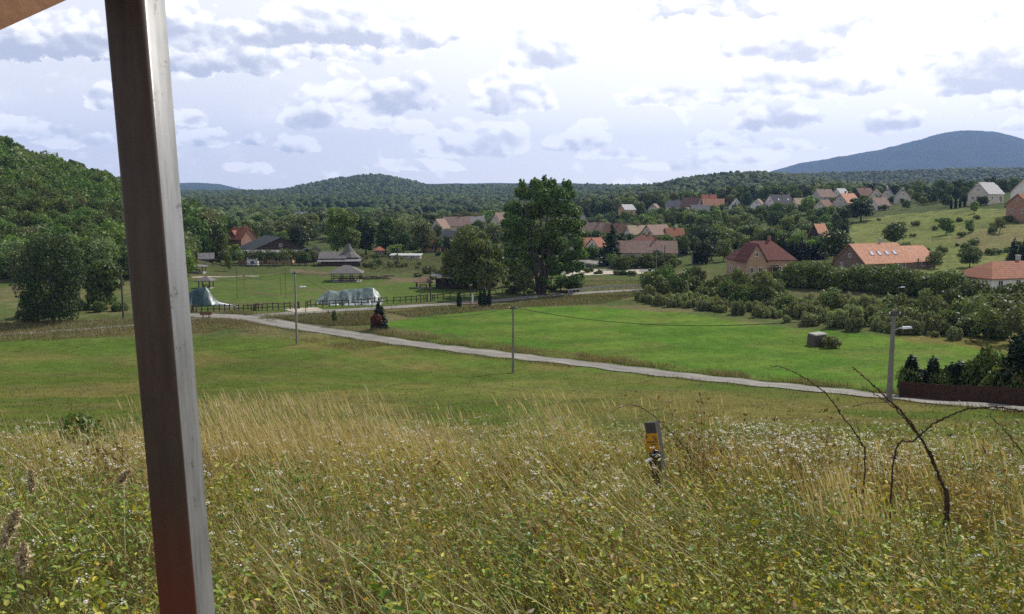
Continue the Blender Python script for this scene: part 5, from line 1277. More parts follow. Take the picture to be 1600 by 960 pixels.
# ------------------------------------------------------------------ far woods (nobody could count them)
def far_wood(name, dr, ur, a0, ak, seed, hole=None, keep=1.0):
    r = np.random.default_rng(seed); P = []
    d = dr[0]
    while d < dr[1]:
        a = max(a0, ak * d); n = int((ur[1] - ur[0]) * d / a * keep)
        u = ur[0] + (ur[1] - ur[0]) * r.random(n); dd = d + a * r.random(n)
        P.append(np.stack([u * dd, dd, np.full(n, a)], 1)); d += a
    P = np.concatenate(P); z = T(P[:, 0], P[:, 1]); u = P[:, 0] / P[:, 1]
    if hole is not None:
        m = ~hole(u, P[:, 1], z); P = P[m]; z = z[m]; u = u[m]
    # leave out what lies behind a crest
    ub = np.clip(((u + 1.0) / 2.0 * 400).astype(int), 0, 399); o = np.argsort(P[:, 1]); run = np.full(400, -9.0); vis = np.zeros(len(P), bool)
    s_ = z / P[:, 1]
    for i in o:
        if (z[i] + 22) / P[i, 1] > run[ub[i]]: vis[i] = True
        run[ub[i]] = max(run[ub[i]], s_[i])
    P = P[vis]; z = z[vis]; n = len(P)
    ph = (1 + 5 ** .5) / 2
    iv = np.array([(-1, ph, 0), (1, ph, 0), (-1, -ph, 0), (1, -ph, 0), (0, -1, ph), (0, 1, ph), (0, -1, -ph), (0, 1, -ph), (ph, 0, -1), (ph, 0, 1), (-ph, 0, -1), (-ph, 0, 1)]) / 1.9
    it = np.array([(0, 11, 5), (0, 5, 1), (0, 1, 7), (0, 7, 10), (0, 10, 11), (1, 5, 9), (5, 11, 4), (11, 10, 2), (10, 7, 6), (7, 1, 8), (3, 9, 4), (3, 4, 2), (3, 2, 6), (3, 6, 8), (3, 8, 9), (4, 9, 5), (2, 4, 11), (6, 2, 10), (8, 6, 7), (9, 8, 1)])
    V = iv[None] * (1 + .55 * (r.random((n, 12, 1)) - .5)) * (P[:, 2] * (.36 + .5 * r.random(n) ** 1.4))[:, None, None]
    ang = r.random(n) * 6.28; c, s = np.cos(ang)[:, None], np.sin(ang)[:, None]
    V = np.stack([V[..., 0] * c - V[..., 1] * s, V[..., 0] * s + V[..., 1] * c, V[..., 2] * (.9 + .5 * r.random((n, 1)))], -1)
    V += np.stack([P[:, 0], P[:, 1], z + np.minimum(P[:, 2], 11) * .62], 1)[:, None, :]
    Tr = (it[None] + (np.arange(n) * 12)[:, None, None]).reshape(-1, 3)
    tv = (.62 + .8 * r.random((n, 1)) ** 1.3) * (1 + .16 * (r.random((n, 3)) - .5)); tv *= (.75 + .5 * fbm(P[:, 0], P[:, 1], 160, 3, 3))[:, None]
    tag(link(name, np_mesh(name, V.reshape(-1, 3), Tr=Tr, mats=['far_leaf'], tint=np.repeat(tv, 12, 0))), kind='stuff')
    return n
valley_gap = lambda u, d, z: (d < 1000) & (u < .05) & (u > -.29) & (fbm(u * d, d, 90, 5, 2) < .5)
print('far', far_wood('distant_woods', (690, 3000), (-.72, .72), 6.5, .0046, 5, valley_gap))
print('hilltop', far_wood('hilltop_wood', (372, 600), (-.75, -.30), 7.5, 0, 6))
# ------------------------------------------------------------------ grass, weeds and flowers of the bank
def tri_mix(r, n, cols, jit=.18):
    c = np.array(cols, float); k = r.integers(0, len(c), n)
    return c[k] * (1 + jit * (r.random((n, 1)) * 2 - 1)) * (1 + .08 * (r.random((n, 3)) * 2 - 1))
def blades(r, X, Y, h, w, lean, cols, bend=2.0, seg=4, tipcol=None, Z=None):
    """curved tapering blades: vertices, quads, tints"""
    n = len(X); Z = T(X, Y) if Z is None else Z
    t = np.linspace(0, 1, seg + 1)[None, :]
    az = r.random(n) * 6.283; sx, sy = np.cos(az)[:, None], np.sin(az)[:, None]
    cx = X[:, None] + lean[0][:, None] * t ** bend; cy = Y[:, None] + lean[1][:, None] * t ** bend
    L2 = (lean[0] ** 2 + lean[1] ** 2); up = np.sqrt(np.maximum(h ** 2 - .8 * L2, (h * .25) ** 2))
    cz = Z[:, None] - .03 + up[:, None] * (t - .12 * t ** 3)
    ww = (w[:, None] / 2) * (1 - t ** 1.6 * .88)
    A = np.stack([cx - sx * ww, cy - sy * ww, cz], -1); B = np.stack([cx + sx * ww, cy + sy * ww, cz], -1)
    V = np.stack([A, B], 2).reshape(n, -1, 3)
    k = np.arange(seg) * 2; q = np.stack([k, k + 1, k + 3, k + 2], 1)
    Q = (q[None] + (np.arange(n) * (seg + 1) * 2)[:, None, None]).reshape(-1, 4)
    C = np.repeat(cols[:, None, :], (seg + 1) * 2, 1)
    if tipcol is not None:
        f = np.repeat(t[0], 2)[None, :, None] ** 1.5 * tipcol[1]; C = C * (1 - f) + np.array(tipcol[0])[None, None] * f
    tip = np.stack([cx[:, -1], cy[:, -1], cz[:, -1]], 1)
    return V.reshape(-1, 3), Q, C.reshape(-1, 3), tip
class Acc:
    def __init__(s): s.V = []; s.Q = []; s.C = []; s.n = 0
    def add(s, V, Q, C): s.V.append(V); s.Q.append(Q + s.n); s.C.append(C); s.n += len(V)
    def build(s, name, mat, kind='stuff', k=(1, 1, 1)):
        s.C = [np.clip(c * np.array(k), 0, .9) for c in s.C]
        return tag(link(name, np_mesh(name, np.concatenate(s.V), np.concatenate(s.Q), mats=[mat], tint=np.concatenate(s.C))), kind=kind)
def quads(r, P, size, cols, flat=.6, asp=1.0):
    """little leaf or petal shaped faces round the points P (two quads folded at the midrib)"""
    n = len(P); nr = r.normal(size=(n, 3)) * flat; nr[:, 2] += 1; nr /= np.linalg.norm(nr, axis=1)[:, None]
    a = np.cross(nr, r.normal(size=(n, 3))); a /= np.linalg.norm(a, axis=1)[:, None]; b = np.cross(nr, a)
    s = size[:, None]; f = nr * s * .22
    tip = P + a * s * asp; base = P - a * s * asp
    V = np.stack([base, P - a * s * .35 * asp - b * s * .62 + f, P + a * s * .45 * asp - b * s * .45 + f, tip, P + a * s * .45 * asp + b * s * .45 + f, P - a * s * .35 * asp + b * s * .62 + f], 1)
    q = np.array([(0, 1, 2, 3), (0, 3, 4, 5)])
    Q = (q[None] + (np.arange(n) * 6)[:, None, None]).reshape(-1, 4)
    return V.reshape(-1, 3), Q, np.repeat(cols, 6, 0)
def spread(r, n, y0, y1, p=1.0, marg=1.2):
    """points on the bank, denser near the camera"""
    y = y0 * (y1 / y0) ** (r.random(n) ** p); x = (r.random(n) * 2 - 1) * (.66 * y + marg)
    return x, y
r = np.random.default_rng(99)
KEEP = lambda x, y: ~((x + .36) ** 2 + (y - 1.25) ** 2 < .0)
TAN = [(.42, .32, .13), (.47, .37, .18), (.35, .25, .10), (.30, .23, .10), (.52, .43, .24)]
GRN = [(.105, .145, .022), (.14, .17, .028), (.08, .12, .02), (.18, .19, .038), (.13, .14, .03)]
OLV = [(.21, .19, .045), (.26, .22, .06), (.17, .16, .035), (.24, .18, .05)]
def dryness(x, y):
    d = fbm(x, y, 4.5, 201, 3) * .55 + fbm(x, y, 1.3, 207, 2) * .45
    d = d + .20 * sstep(5.5, 9.5, y) - .12 * sstep(7, 3, y)
    px = x / np.maximum(y, .5) * 1378 + 800
    d = d + .10 * np.exp(-((px - 450) / 230) ** 2) - .19 * sstep(640, 900, px) - .10 * sstep(280, 160, px) + .05 * np.exp(-((px - 1000) / 120) ** 2)
    return d
acc = Acc()
# under-storey of green and olive blades
x, y = spread(r, 150000, 2.0, 30, .85); dd = dryness(x, y)
h = (.14 + .28 * r.random(len(x)) ** 1.3) * (.55 + .9 * fbm(x, y, 1.2, 311, 2)); w = (.0028 + .0036 * r.random(len(x))) * (1 + y * .05)
wind = -.04 - .16 * r.random(len(x)); lean = (wind * h * 2 + r.normal(size=len(x)) * h * .55, r.normal(size=len(x)) * h * .5)
c = np.where((r.random(len(x)) < np.clip(dd * 1.9 - .62, .06, .85))[:, None], tri_mix(r, len(x), TAN + OLV), tri_mix(r, len(x), GRN + OLV))
acc.add(*blades(r, x, y, h, w, lean, c)[:3])
# tall dry stems and blades, thickest towards the crest of the bank
x, y = spread(r, 120000, 2.3, 26, .72); dd = dryness(x, y); k = r.random(len(x)) < np.clip(dd * 2.4 - 1.12, .035, 1); x = x[k]; y = y[k]
h = (.30 + .34 * r.random(len(x))) * (.45 + .85 * fbm(x, y, 1.5, 301, 2)); w = (.0022 + .0026 * r.random(len(x))) * (1 + y * .07)
lean = (-h * (.18 + .42 * r.random(len(x)) ** 1.5) + r.normal(size=len(x)) * h * .30, r.normal(size=len(x)) * h * .30)
c = np.where((r.random(len(x)) < .30)[:, None], tri_mix(r, len(x), OLV + GRN), tri_mix(r, len(x), TAN, .3))
V, Q, C, tip = blades(r, x, y, h, w, lean, c, 1.7); acc.add(V, Q, C)
# seed heads on some of them
k = r.random(len(x)) < .22; tp = tip[k]; n = len(tp); hh = .06 + .10 * r.random(n)
V, Q, C, _ = blades(r, tp[:, 0], tp[:, 1], hh, .004 + .006 * r.random(n), (-hh * .5, hh * .1), tri_mix(r, n, [(.40, .32, .20), (.34, .25, .15), (.48, .41, .30)]), 1.3, 3, Z=tp[:, 2]); acc.add(V, Q, C)
x, y = spread(r, 4000, 2.3, 14, .75); n = len(x); cl = fbm(x, y, .9, 321, 2); k = cl > .50; x, y = x[k], y[k]; n = len(x); h = .35 + .4 * r.random(n); a = 2.6 + r.normal(size=n) * .55
V, Q, C, tip = blades(r, x, y, h, (.0028 + .003 * r.random(n)) * (1 + y * .04), (np.cos(a) * h * .8, np.sin(a) * h * .5), tri_mix(r, n, [(.44, .36, .20), (.36, .29, .14), (.50, .44, .29), (.28, .24, .10)], .25), 1.8, 6, Z=T(x, y) + .10 + .16 * r.random(n)); acc.add(V, Q, C)
# tufts of long pale stems that stand above the rest
def tuft(px, d, n, hgt, spreadx, leanx, cols=TAN):
    u = (px - 800) / FPX; X = u * d + r.normal(size=n) * spreadx; Y = d + r.normal(size=n) * spreadx * .8
    h = hgt * (.55 + .45 * r.random(n)); w = (.0022 + .002 * r.random(n)) * (1 + d * .07)
    V, Q, C, tp = blades(r, X, Y, h, w, (leanx * h * (.5 + r.random(n)), r.normal(size=n) * h * .12), tri_mix(r, n, cols), 1.5, 5); acc.add(V, Q, C)
    m = len(tp); hh = .10 + .10 * r.random(m); V, Q, C, _ = blades(r, tp[:, 0], tp[:, 1], hh, .007 + .008 * r.random(m), (leanx * hh, hh * 0), tri_mix(r, m, [(.45, .37, .25), (.36, .28, .17)]), 1.3, 3, Z=tp[:, 2]); acc.add(V, Q, C)
for a in [(345, 10.5, 260, 1.25, .45, -.30), (395, 11.5, 260, 1.3, .5, -.30), (450, 11, 300, 1.35, .5, -.35), (510, 11.5, 300, 1.4, .55, -.38), (560, 11, 260, 1.3, .5, -.36), (610, 11.5, 160, 1.15, .5, -.36), (660, 11, 120, 1.0, .4, -.3), (700, 10, 90, 1.0, .4, -.3), (910, 10.5, 130, 1.25, .28, -.45), (935, 10, 110, 1.15, .3, -.5),
          (1090, 10, 60, 1.2, .3, -.15, [(.22, .12, .07), (.28, .17, .09)]), (1120, 11, 50, 1.1, .3, -.2), (470, 9, 160, 1.0, .5, -.35), (250, 9.5, 120, 1.0, .5, -.2), (140, 9.5, 120, .9, .5, -.2), (760, 9, 90, .8, .5, -.4), (1000, 7.5, 120, .8, .4, -.6), (1060, 6.5, 130, .8, .4, -.7), (985, 6.3, 110, .75, .4, -.7), (1250, 8, 110, .8, .6, -.5), (1420, 7.5, 110, .8, .6, -.4), (1540, 8, 110, .9, .6, -.3), (1352, 6.5, 130, .72, .16, -.25), (1400, 5.9, 130, .62, .16, -.25), (1345, 6.2, 90, .6, .2, -.2), (1480, 5.5, 90, .42, .14, -.2), (1700, 5.1, 80, .7, .2, -.2)]: tuft(*a)
# straw tinted slope far out by the board at the side of the post
x = -17 + r.normal(size=5200) * 5; y = 27 + r.normal(size=5200) * 3.2; k = y > 19; x, y = x[k], y[k]; h = .35 + .3 * r.random(len(x))
acc.add(*blades(r, x, y, h, .012 + .012 * r.random(len(x)), (-h * .3, h * 0), tri_mix(r, len(x), [(.40, .27, .12), (.33, .22, .10), (.28, .22, .10)]))[:3])
acc.build('tall_grass', 'grass_blade', k=(1.08, 1.10, .92))
# leafy weeds
acc = Acc()
x, y = spread(r, 21000, 2.2, 17, .75); g_ = fbm(x, y, 1.7, 401, 3); k = r.random(len(x)) < np.clip((g_ - .43 + .05 * sstep(0, 2, x)) * 3.6 + .15 * sstep(5, 3, y), .08, 1); x, y = x[k], y[k]; n = len(x)
hh = (.26 + .34 * r.random(n)) * (.8 + .5 * g_[k]); yel = fbm(x, y, 1.1, 411, 2)
ln = (-hh * .25 + r.normal(size=n) * hh * .22, r.normal(size=n) * hh * .2); V, Q, C, tip = blades(r, x, y, hh, .003 * (1 + y * .05), ln, tri_mix(r, n, [(.12, .09, .04), (.10, .12, .035), (.09, .055, .03)]), 1.5); acc.add(V, Q, C)
LEAFC = np.array([(.11, .165, .024), (.155, .205, .03), (.22, .24, .034), (.38, .31, .03), (.075, .12, .024), (.28, .26, .045), (.15, .17, .06), (.20, .21, .11)])
for j in range(9):
    t = .25 + .75 * (j + r.random(n)) / 9; z0 = T(x, y)
    P = np.stack([x + ln[0] * t ** 1.5 + r.normal(size=n) * .035, y + ln[1] * t ** 1.5 + r.normal(size=n) * .035, z0 + hh * t * .97], 1)
    k2 = np.where(yel > .54, r.choice([2, 3, 5, 1, 0, 2], n), r.choice([0, 1, 4, 6, 0, 4, 7], n))
    cc = LEAFC[k2] * (.55 + .8 * r.random((n, 1))) * (.6 + .75 * fbm(x, y, 1.4, 421, 2))[:, None]
    acc.add(*quads(r, P, (.0045 + .0115 * r.random(n) ** 2.2) * (1 + .03 * y), cc, .55, 1.25))
# dog rose like big leaves in clumps
for px, d, m, zz in ((1355, 6.2, 90, .62), (1395, 5.7, 90, .55), (1480, 5.3, 60, .35), (850, 6.2, 150, .55), (930, 5.6, 140, .5), (700, 7.5, 120, .5), (620, 8, 90, .5), (960, 7.4, 80, .5), (1140, 7, 60, .5), (430, 4.6, 110, .4), (300, 4.1, 120, .45), (560, 4.3, 80, .4), (1340, 4.4, 110, .45), (1200, 4.0, 90, .4), (100, 4.0, 120, .45), (1480, 4.6, 80, .45), (780, 4.4, 60, .4), (1245, 5.5, 70, .45), (60, 6, 70, .5)):
    X = (px - 800) / FPX * d + r.normal(size=m) * .30; Y = d + r.normal(size=m) * .30; P = np.stack([X, Y, T(X, Y) + zz * (.45 + .55 * r.random(m))], 1)
    cc = LEAFC[r.choice([0, 1, 2, 3, 6, 1, 7], m)] * (1 + .2 * (r.random((m, 1)) * 2 - 1)); acc.add(*quads(r, P, .011 + .014 * r.random(m), cc, .5, 1.1))
# taller branching weeds standing in clumps
for q in range(120):
    d = 2.6 * (13 / 2.6) ** (r.random() ** .8); xx = (r.random() * 2 - 1) * (.64 * d + .3); m = int(r.integers(5, 16)); ht = .42 + .38 * r.random(); tone = int(r.integers(0, 4))
    X = xx + r.normal(size=m) * .11; Y = d + r.normal(size=m) * .11; hh = ht * (.6 + .4 * r.random(m)); l0 = r.normal(size=m) * hh * .2 - hh * .12; l1 = r.normal(size=m) * hh * .2
    V, Q, C, tp = blades(r, X, Y, hh, .0042 * (1 + d * .03) * np.ones(m), (l0, l1), tri_mix(r, m, [[(.10, .055, .03)], [(.14, .12, .04)], [(.09, .10, .03)], [(.20, .13, .06)]][tone], .3), 1.5, 5); acc.add(V, Q, C)
    z0 = T(X, Y); cols = [[(.15, .085, .035), (.20, .13, .05)], [(.22, .22, .05), (.30, .26, .05), (.16, .19, .035)], [(.085, .135, .024), (.11, .16, .03)], [(.34, .25, .10), (.28, .19, .08)]][tone]
    for j in range(16):
        t = .2 + .8 * r.random(m); P = np.stack([X + l0 * t ** 1.5, Y + l1 * t ** 1.5, z0 + hh * t * .98], 1) + r.normal(size=(m, 3)) * .028 * np.array([1, 1, .6])
        acc.add(*quads(r, P, (.006 + .012 * r.random(m)) * (1 + .02 * d), tri_mix(r, m, cols, .25), .9, 1.6))
acc.build('leafy_weeds', 'grass_blade', k=(1.28, 1.34, .95))
# dark dead stalks
acc = Acc(); x, y = spread(r, 2600, 2.4, 14, .8); n = len(x); hh = .25 + .40 * r.random(n)
acc.add(*blades(r, x, y, hh, (.0035 + .003 * r.random(n)) * (1 + y * .03), (-hh * .12 + r.normal(size=n) * hh * .15, r.normal(size=n) * hh * .12), tri_mix(r, n, [(.055, .032, .02), (.08, .05, .03), (.10, .06, .03)]))[:3])
for px, d, m in ((1080, 8.6, 26), (1090, 9.4, 20), (1300, 8, 22), (1560, 7.5, 18), (150, 9, 16), (1450, 8.5, 16), (560, 3.6, 8), (490, 3.6, 8), (870, 3.4, 7), (1170, 3.6, 6)):
    X = (px - 800) / FPX * d + r.normal(size=m) * .22; Y = d + r.normal(size=m) * .22; hh = .55 + .75 * r.random(m) if d > 7 else .4 + .3 * r.random(m)
    V, Q, C, tp = blades(r, X, Y, hh, .006 * (1 + d * .03) * np.ones(m), (r.normal(size=m) * hh * .14 - hh * .08, r.normal(size=m) * hh * .1), tri_mix(r, m, [(.09, .045, .025), (.12, .07, .035)]), 1.5, 5); acc.add(V, Q, C)
    for j in range(7):
        P = tp - np.array([0, 0, 1]) * (hh * .08 * j)[:, None] + r.normal(size=(m, 3)) * .03; acc.add(*quads(r, P, .012 + .012 * r.random(m), tri_mix(r, m, [(.16, .10, .04), (.22, .16, .05), (.11, .06, .03)]), 1.2, 1.3))
acc.build('dead_stalks', 'grass_blade')
# white and yellow wild flowers
acc = Acc()
def umbels(X, Y, hh, m, rad, petal, cols):
    n = len(X); Z = T(X, Y); ln = (-hh * .15 + r.normal(size=n) * hh * .14, r.normal(size=n) * hh * .12)
    V, Q, C, tp = blades(r, X, Y, hh, .003 * (1 + Y * .05), ln, tri_mix(r, n, [(.10, .10, .035), (.13, .09, .04)]), 1.5); acc.add(V, Q, C)
    i = np.repeat(np.arange(n), m); a = r.random(len(i)) * 6.28; q = rad[i] * np.sqrt(r.random(len(i)))
    P = tp[i] + np.stack([q * np.cos(a), q * np.sin(a), r.normal(size=len(i)) * rad[i] * .22], 1)
    acc.add(*quads(r, P, petal[i] * (.7 + .6 * r.random(len(i))), tri_mix(r, len(i), cols, .06), .35, .9))
WHT = [(.78, .77, .72), (.70, .69, .66), (.82, .80, .76)]
x, y = spread(r, 2300, 3.0, 20, .55); f = fbm(x, y, 2.2, 501, 3); k = f + .10 * sstep(6, 10, y) + .05 * sstep(0, 4, x) > .60; x, y = x[k], y[k]; n = len(x)
umbels(x, y, .40 + .45 * r.random(n), 9, .018 + .020 * r.random(n), (.0045 + .002 * r.random(n)) * (1 + .035 * y), WHT)
for px, d, m, h0 in ((1220, 9, 90, .95), (1250, 9.6, 70, .9), (1290, 9, 50, .85), (1150, 9.5, 40, .95), (780, 11, 22, .95), (590, 11, 30, .9), (1400, 8.5, 60, .85), (1340, 8.5, 50, .8), (120, 8, 40, .75), (200, 8.2, 30, .75), (1540, 8.5, 50, .8), (640, 11, 30, .85), (40, 7.4, 30, .7), (1460, 8, 40, .8), (1280, 7.5, 40, .7), (1000, 9, 20, .8), (870, 10.5, 24, .85)):
    X = (px - 800) / FPX * d + r.normal(size=m) * .32; Y = d + r.normal(size=m) * .45; umbels(X, Y, h0 * (.62 + .38 * r.random(m)), 7, .016 + .016 * r.random(m), (.005 + .002 * r.random(m)) * 1.25, WHT)
YEL = [(.70, .46, .02), (.62, .36, .02), (.75, .55, .05)]
for px, d, m in ((1310, 4.0, 7), (1330, 4.4, 6), (1300, 3.5, 4), (310, 3.6, 5), (130, 3.6, 4), (900, 4.5, 3), (1420, 3.8, 4), (640, 4.6, 3), (1050, 4.4, 4)):
    X = (px - 800) / FPX * d + r.normal(size=m) * .12; Y = d + r.normal(size=m) * .15; umbels(X, Y, .30 + .2 * r.random(m), 8, .011 + .006 * r.random(m), .007 + .002 * r.random(m), YEL)
# round greenish seed balls of the scabious
x, y = spread(r, 300, 3.2, 12, .7); n = len(x); umbels(x, y, .40 + .28 * r.random(n), 22, .014 + .007 * r.random(n), .006 + .002 * r.random(n), [(.34, .34, .17), (.40, .38, .22), (.28, .26, .12), (.36, .26, .13)])
acc.build('wild_flowers', 'petal')
# low turf on the meadow below and rough grass along the lane
acc = Acc()
n = 60000; y = 30 * (140 / 30) ** r.random(n); x = (r.random(n) * 2 - 1) * (.64 * y); h = .06 + .12 * r.random(n) * (1 + fbm(x, y, 6, 601, 2)); base = ground_colour(x, y)
lp = np.array([(p.x, p.y) for p in LANE]); lp2 = np.array([(p.x, p.y) for p in LANE2])
def lane_dist(x, y, L=lp):
    o = np.full(len(x), 1e9)
    for q in L[::2]: o = np.minimum(o, np.hypot(x - q[0], y - q[1]))
    return o
k = (lane_dist(x, y) > 2.7) & (lane_dist(x, y, lp2) > 2.6); x, y, h, base = x[k], y[k], h[k], base[k]; n = len(x)
base = base * (.8 + .55 * r.random((n, 1))); base = np.where((r.random(n) < .18)[:, None], tri_mix(r, n, [(.20, .165, .075), (.24, .20, .10)]), base)
acc.add(*blades(r, x, y, h, .02 + .0006 * y, (r.normal(size=n) * h * .4, r.normal(size=n) * h * .3), base, 1.6, 2)[:3])
acc.build('meadow_turf', 'grass_blade')
acc = Acc()
def verge(L, side, o0, o1, n, h0, cols, seed, dens=.42, span=(0, 1)):
    L = L[int(len(L) * span[0]):max(2, int(len(L) * span[1]))]
    i = r.integers(0, len(L) - 1, n); f = r.random(n); A = np.array([(p.x, p.y) for p in L]); a, b_ = A[i], A[i + 1]
    d = (b_ - a); d /= np.linalg.norm(d, axis=1)[:, None]; nr = np.stack([-d[:, 1], d[:, 0]], 1) * side
    p = a + (b_ - a) * f[:, None] + nr * (o0 + (o1 - o0) * r.random(n) ** 1.2)[:, None]
    nz = fbm(p[:, 0], p[:, 1], 5, seed, 3); k = r.random(n) < np.clip((nz - dens) * 5 + .35, .04, 1); p, nz = p[k], nz[k]; m = len(p)
    h = h0 * (.35 + .65 * r.random(m)) * (.55 + .9 * nz)
    acc.add(*blades(r, p[:, 0], p[:, 1], h, .03 + .035 * r.random(m), (-h * .2 + r.normal(size=m) * h * .25, r.normal(size=m) * h * .2), tri_mix(r, m, cols, .3), 1.6, 3)[:3])
BRN = [(.20, .15, .075), (.15, .125, .06), (.25, .19, .10), (.11, .115, .035), (.17, .16, .06)]
GRD = [(.06, .085, .022), (.085, .11, .03), (.10, .105, .035)]
s1 = -1 if True else 1
# the lane runs from the near end to the junction: its far side is on the -normal side
verge(LANE, -1, 2.8, 6.5, 15000, .95, BRN, 701); verge(LANE, -1, 2.3, 3.4, 6000, .35, GRD, 702, .2)
verge(LANE, 1, 2.4, 3.6, 5000, .55, BRN + GRD, 703, .44); verge(LANE, 1, 2.6, 9, 9000, .75, BRN, 704, .42, (.62, 1))
verge(LANE2, -1, 2.3, 9, 9000, .8, BRN + GRD, 705, .42, (0, .85)); verge(LANE2, 1, 2.2, 3.2, 3500, .4, GRD, 706, .3)
for pts, n, hh, cs in (([(1335, 400), (1340, 350), (1420, 336), (1500, 330), (1600, 336), (1600, 420), (1500, 420), (1420, 415)], 9000, .7, [(.19, .19, .07), (.13, .15, .045), (.22, .20, .09), (.10, .12, .04)]), ([(430, 497), (560, 491), (600, 492), (590, 508), (520, 510), (460, 503)], 9000, .9, BRN + GRD), ([(0, 505), (180, 500), (330, 500), (380, 506), (330, 520), (0, 535)], 12000, .8, BRN),
                       ([(600, 488), (760, 480), (900, 462), (1000, 462), (940, 476), (830, 480), (640, 497)], 9000, .7, BRN + GRD), ([(560, 400), (690, 400), (700, 428), (560, 426)], 7000, .9, GRD + BRN), ([(870, 440), (1020, 436), (1015, 450), (890, 453)], 4500, .4, GRD + BRN)):
    W = poly_world(pts); m = n * 4; x = W[:, 0].min() + np.ptp(W[:, 0]) * r.random(m); y = W[:, 1].min() + np.ptp(W[:, 1]) * r.random(m)
    k = inside(W, x, y) & (lane_dist(x, y) > 2.6) & (lane_dist(x, y, lp2) > 2.4); x, y = x[k][:n], y[k][:n]; m = len(x); nz = fbm(x, y, 6, 711, 3); h = hh * (.3 + .7 * r.random(m)) * (.4 + nz)
    acc.add(*blades(r, x, y, h, .035 + .04 * r.random(m) + y * .0001, (-h * .2 + r.normal(size=m) * h * .25, r.normal(size=m) * h * .2), tri_mix(r, m, cs, .3), 1.6, 3)[:3])
acc.build('verge_grass', 'grass_blade')
plant('bush0', at(110, 668), 'shrub', 'small dark bush at the upper edge of the tall grass by the straw patch', 'shrub', None, s=.5) if False else None
p = atd(108, 17.5); plant('bush3', p, 'shrub', 'small dark bush rising above the tall grass beside the straw patch', 'shrub', None, s=.32, h=.95)

# ------------------------------------------------------------------ plumes, thorny canes, marker post, steel post
def plume(label, px, py, d, L, ang):
    top = free(px, py, d); g0 = Vector((top.x + .10, top.y + .02, T1(top.x + .1, top.y))); t = empty('grass_plume', g0, 0, label, 'grass plume')
    b = top - g0; base = b - Vector((-math.sin(ang) * L, 0, math.cos(ang) * L))
    MB().mat('hay').tube([(0, 0, -.05), base * .5 + Vector((.02, 0, 0)), base], [.0025, .002, .0016], 5).build('stem', t)
    rr = np.random.default_rng(int(px)); m = 420; f = rr.random(m); P = np.array(base)[None] + np.array(b - base)[None] * f[:, None] + rr.normal(size=(m, 3)) * (.0105 * np.sin(np.pi * np.clip(f * .9 + .08, 0, 1)) + .001)[:, None]
    V, Q, C = quads(rr, P, .006 + .003 * rr.random(m), tri_mix(rr, m, [(.50, .42, .27), (.42, .33, .20), (.56, .48, .33)]), 1.5, 1.8)
    link('seed_head', np_mesh('seed_head', V, Q, mats=['grass_blade'], tint=C), t)
plume('longest pale feathery grass plume leaning left of the steel post', 28, 796, 3.3, .17, -.42)
plume('lower pale grass plume hanging below the longest one', 38, 850, 3.2, .11, -.15)
plume('small grass plume higher up the bank by the steel post', 202, 735, 5.0, .10, -.75)
plume('grass plume standing upright in the tall grass', 48, 735, 5.0, .13, .0)
def cane(label, pts, r0, r1, seed, thorns=150):
    P = [free(*q) for q in pts]; g0 = P[0].copy(); g0.z = T1(g0.x, g0.y) - .05
    P = [g0] + P if (P[0] - g0).length > .12 else [g0] + P[1:]
    C = []
    for i in range(len(P) - 1):
        p0 = P[max(i - 1, 0)]; p1 = P[i]; p2 = P[i + 1]; p3 = P[min(i + 2, len(P) - 1)]
        for k in range(8):
            t = k / 8; C.append(.5 * ((2 * p1) + (p2 - p0) * t + (2 * p0 - 5 * p1 + 4 * p2 - p3) * t * t + (3 * p1 - p0 - 3 * p2 + p3) * t ** 3))
    C.append(P[-1]); rr = random.Random(seed); n = len(C); mb = MB().mat('stalk_dark')
    C = [c + Vector((rr.gauss(0, .003), rr.gauss(0, .003), rr.gauss(0, .003))) for c in C]; L = [c - g0 for c in C]
    rad = [.50 * (r0 + (r1 - r0) * i / (n - 1)) * rr.uniform(.85, 1.2) for i in range(n)]
    mb.tube(L, rad, 7); th = mb
    for i in range(thorns):
        f = rr.uniform(.03, .98) * (n - 1); j = int(f); q = L[j].lerp(L[j + 1], f - j); d = (L[min(j + 1, n - 1)] - L[j]).normalized(); R0 = rad[j]
        s = d.cross(Vector((rr.gauss(0, 1), rr.gauss(0, 1), rr.gauss(0, 1)))).normalized(); w = s.cross(d)
        b0 = q + s * R0 * .7; k = R0 * .6; tip = q + s * (R0 + rr.uniform(.004, .011)) + d * rr.uniform(.004, .022)
        th.add([b0 - d * k - w * k, b0 - d * k + w * k, b0 + d * k * 1.6, tip], [(0, 1, 3), (1, 2, 3), (2, 0, 3)])
    tag(mb.build('thorny_cane', None, g0), label, 'thorny cane')
cane('thin dark cane arching over the concrete marker post', [(1078, 718, 8.3), (1062, 690, 8.3), (1040, 668, 8.2), (1015, 645, 8.1), (992, 634, 8.0), (972, 635, 7.9), (953, 646, 7.8)], .011, .004, 1, 120)
cane('long dark cane bowing up from the white flowers near the board fence', [(1352, 720, 6.6), (1345, 690, 6.5), (1320, 655, 6.4), (1296, 622, 6.3), (1268, 598, 6.2), (1235, 579, 6.1), (1203, 571, 6.0)], .0125, .005, 2)
cane('thick rough cane rising from a stump and leaning across the lamp pole', [(1478, 792, 5.6), (1470, 750, 5.6), (1448, 700, 5.55), (1418, 655, 5.5), (1390, 626, 5.45), (1360, 598, 5.4), (1333, 574, 5.3)], .018, .005, 3, 260)
cane('second rough stem twisting beside the thick leaning cane', [(1482, 790, 5.65), (1466, 742, 5.7), (1440, 690, 5.65), (1412, 652, 5.6), (1385, 628, 5.6), (1352, 606, 5.6)], .017, .004, 5, 160)
cane('arched cane bending over in front of the board fence', [(1398, 712, 6.0), (1430, 688, 5.9), (1462, 661, 5.8), (1500, 643, 5.7), (1540, 637, 5.6), (1585, 641, 5.5), (1640, 652, 5.4)], .012, .009, 6)
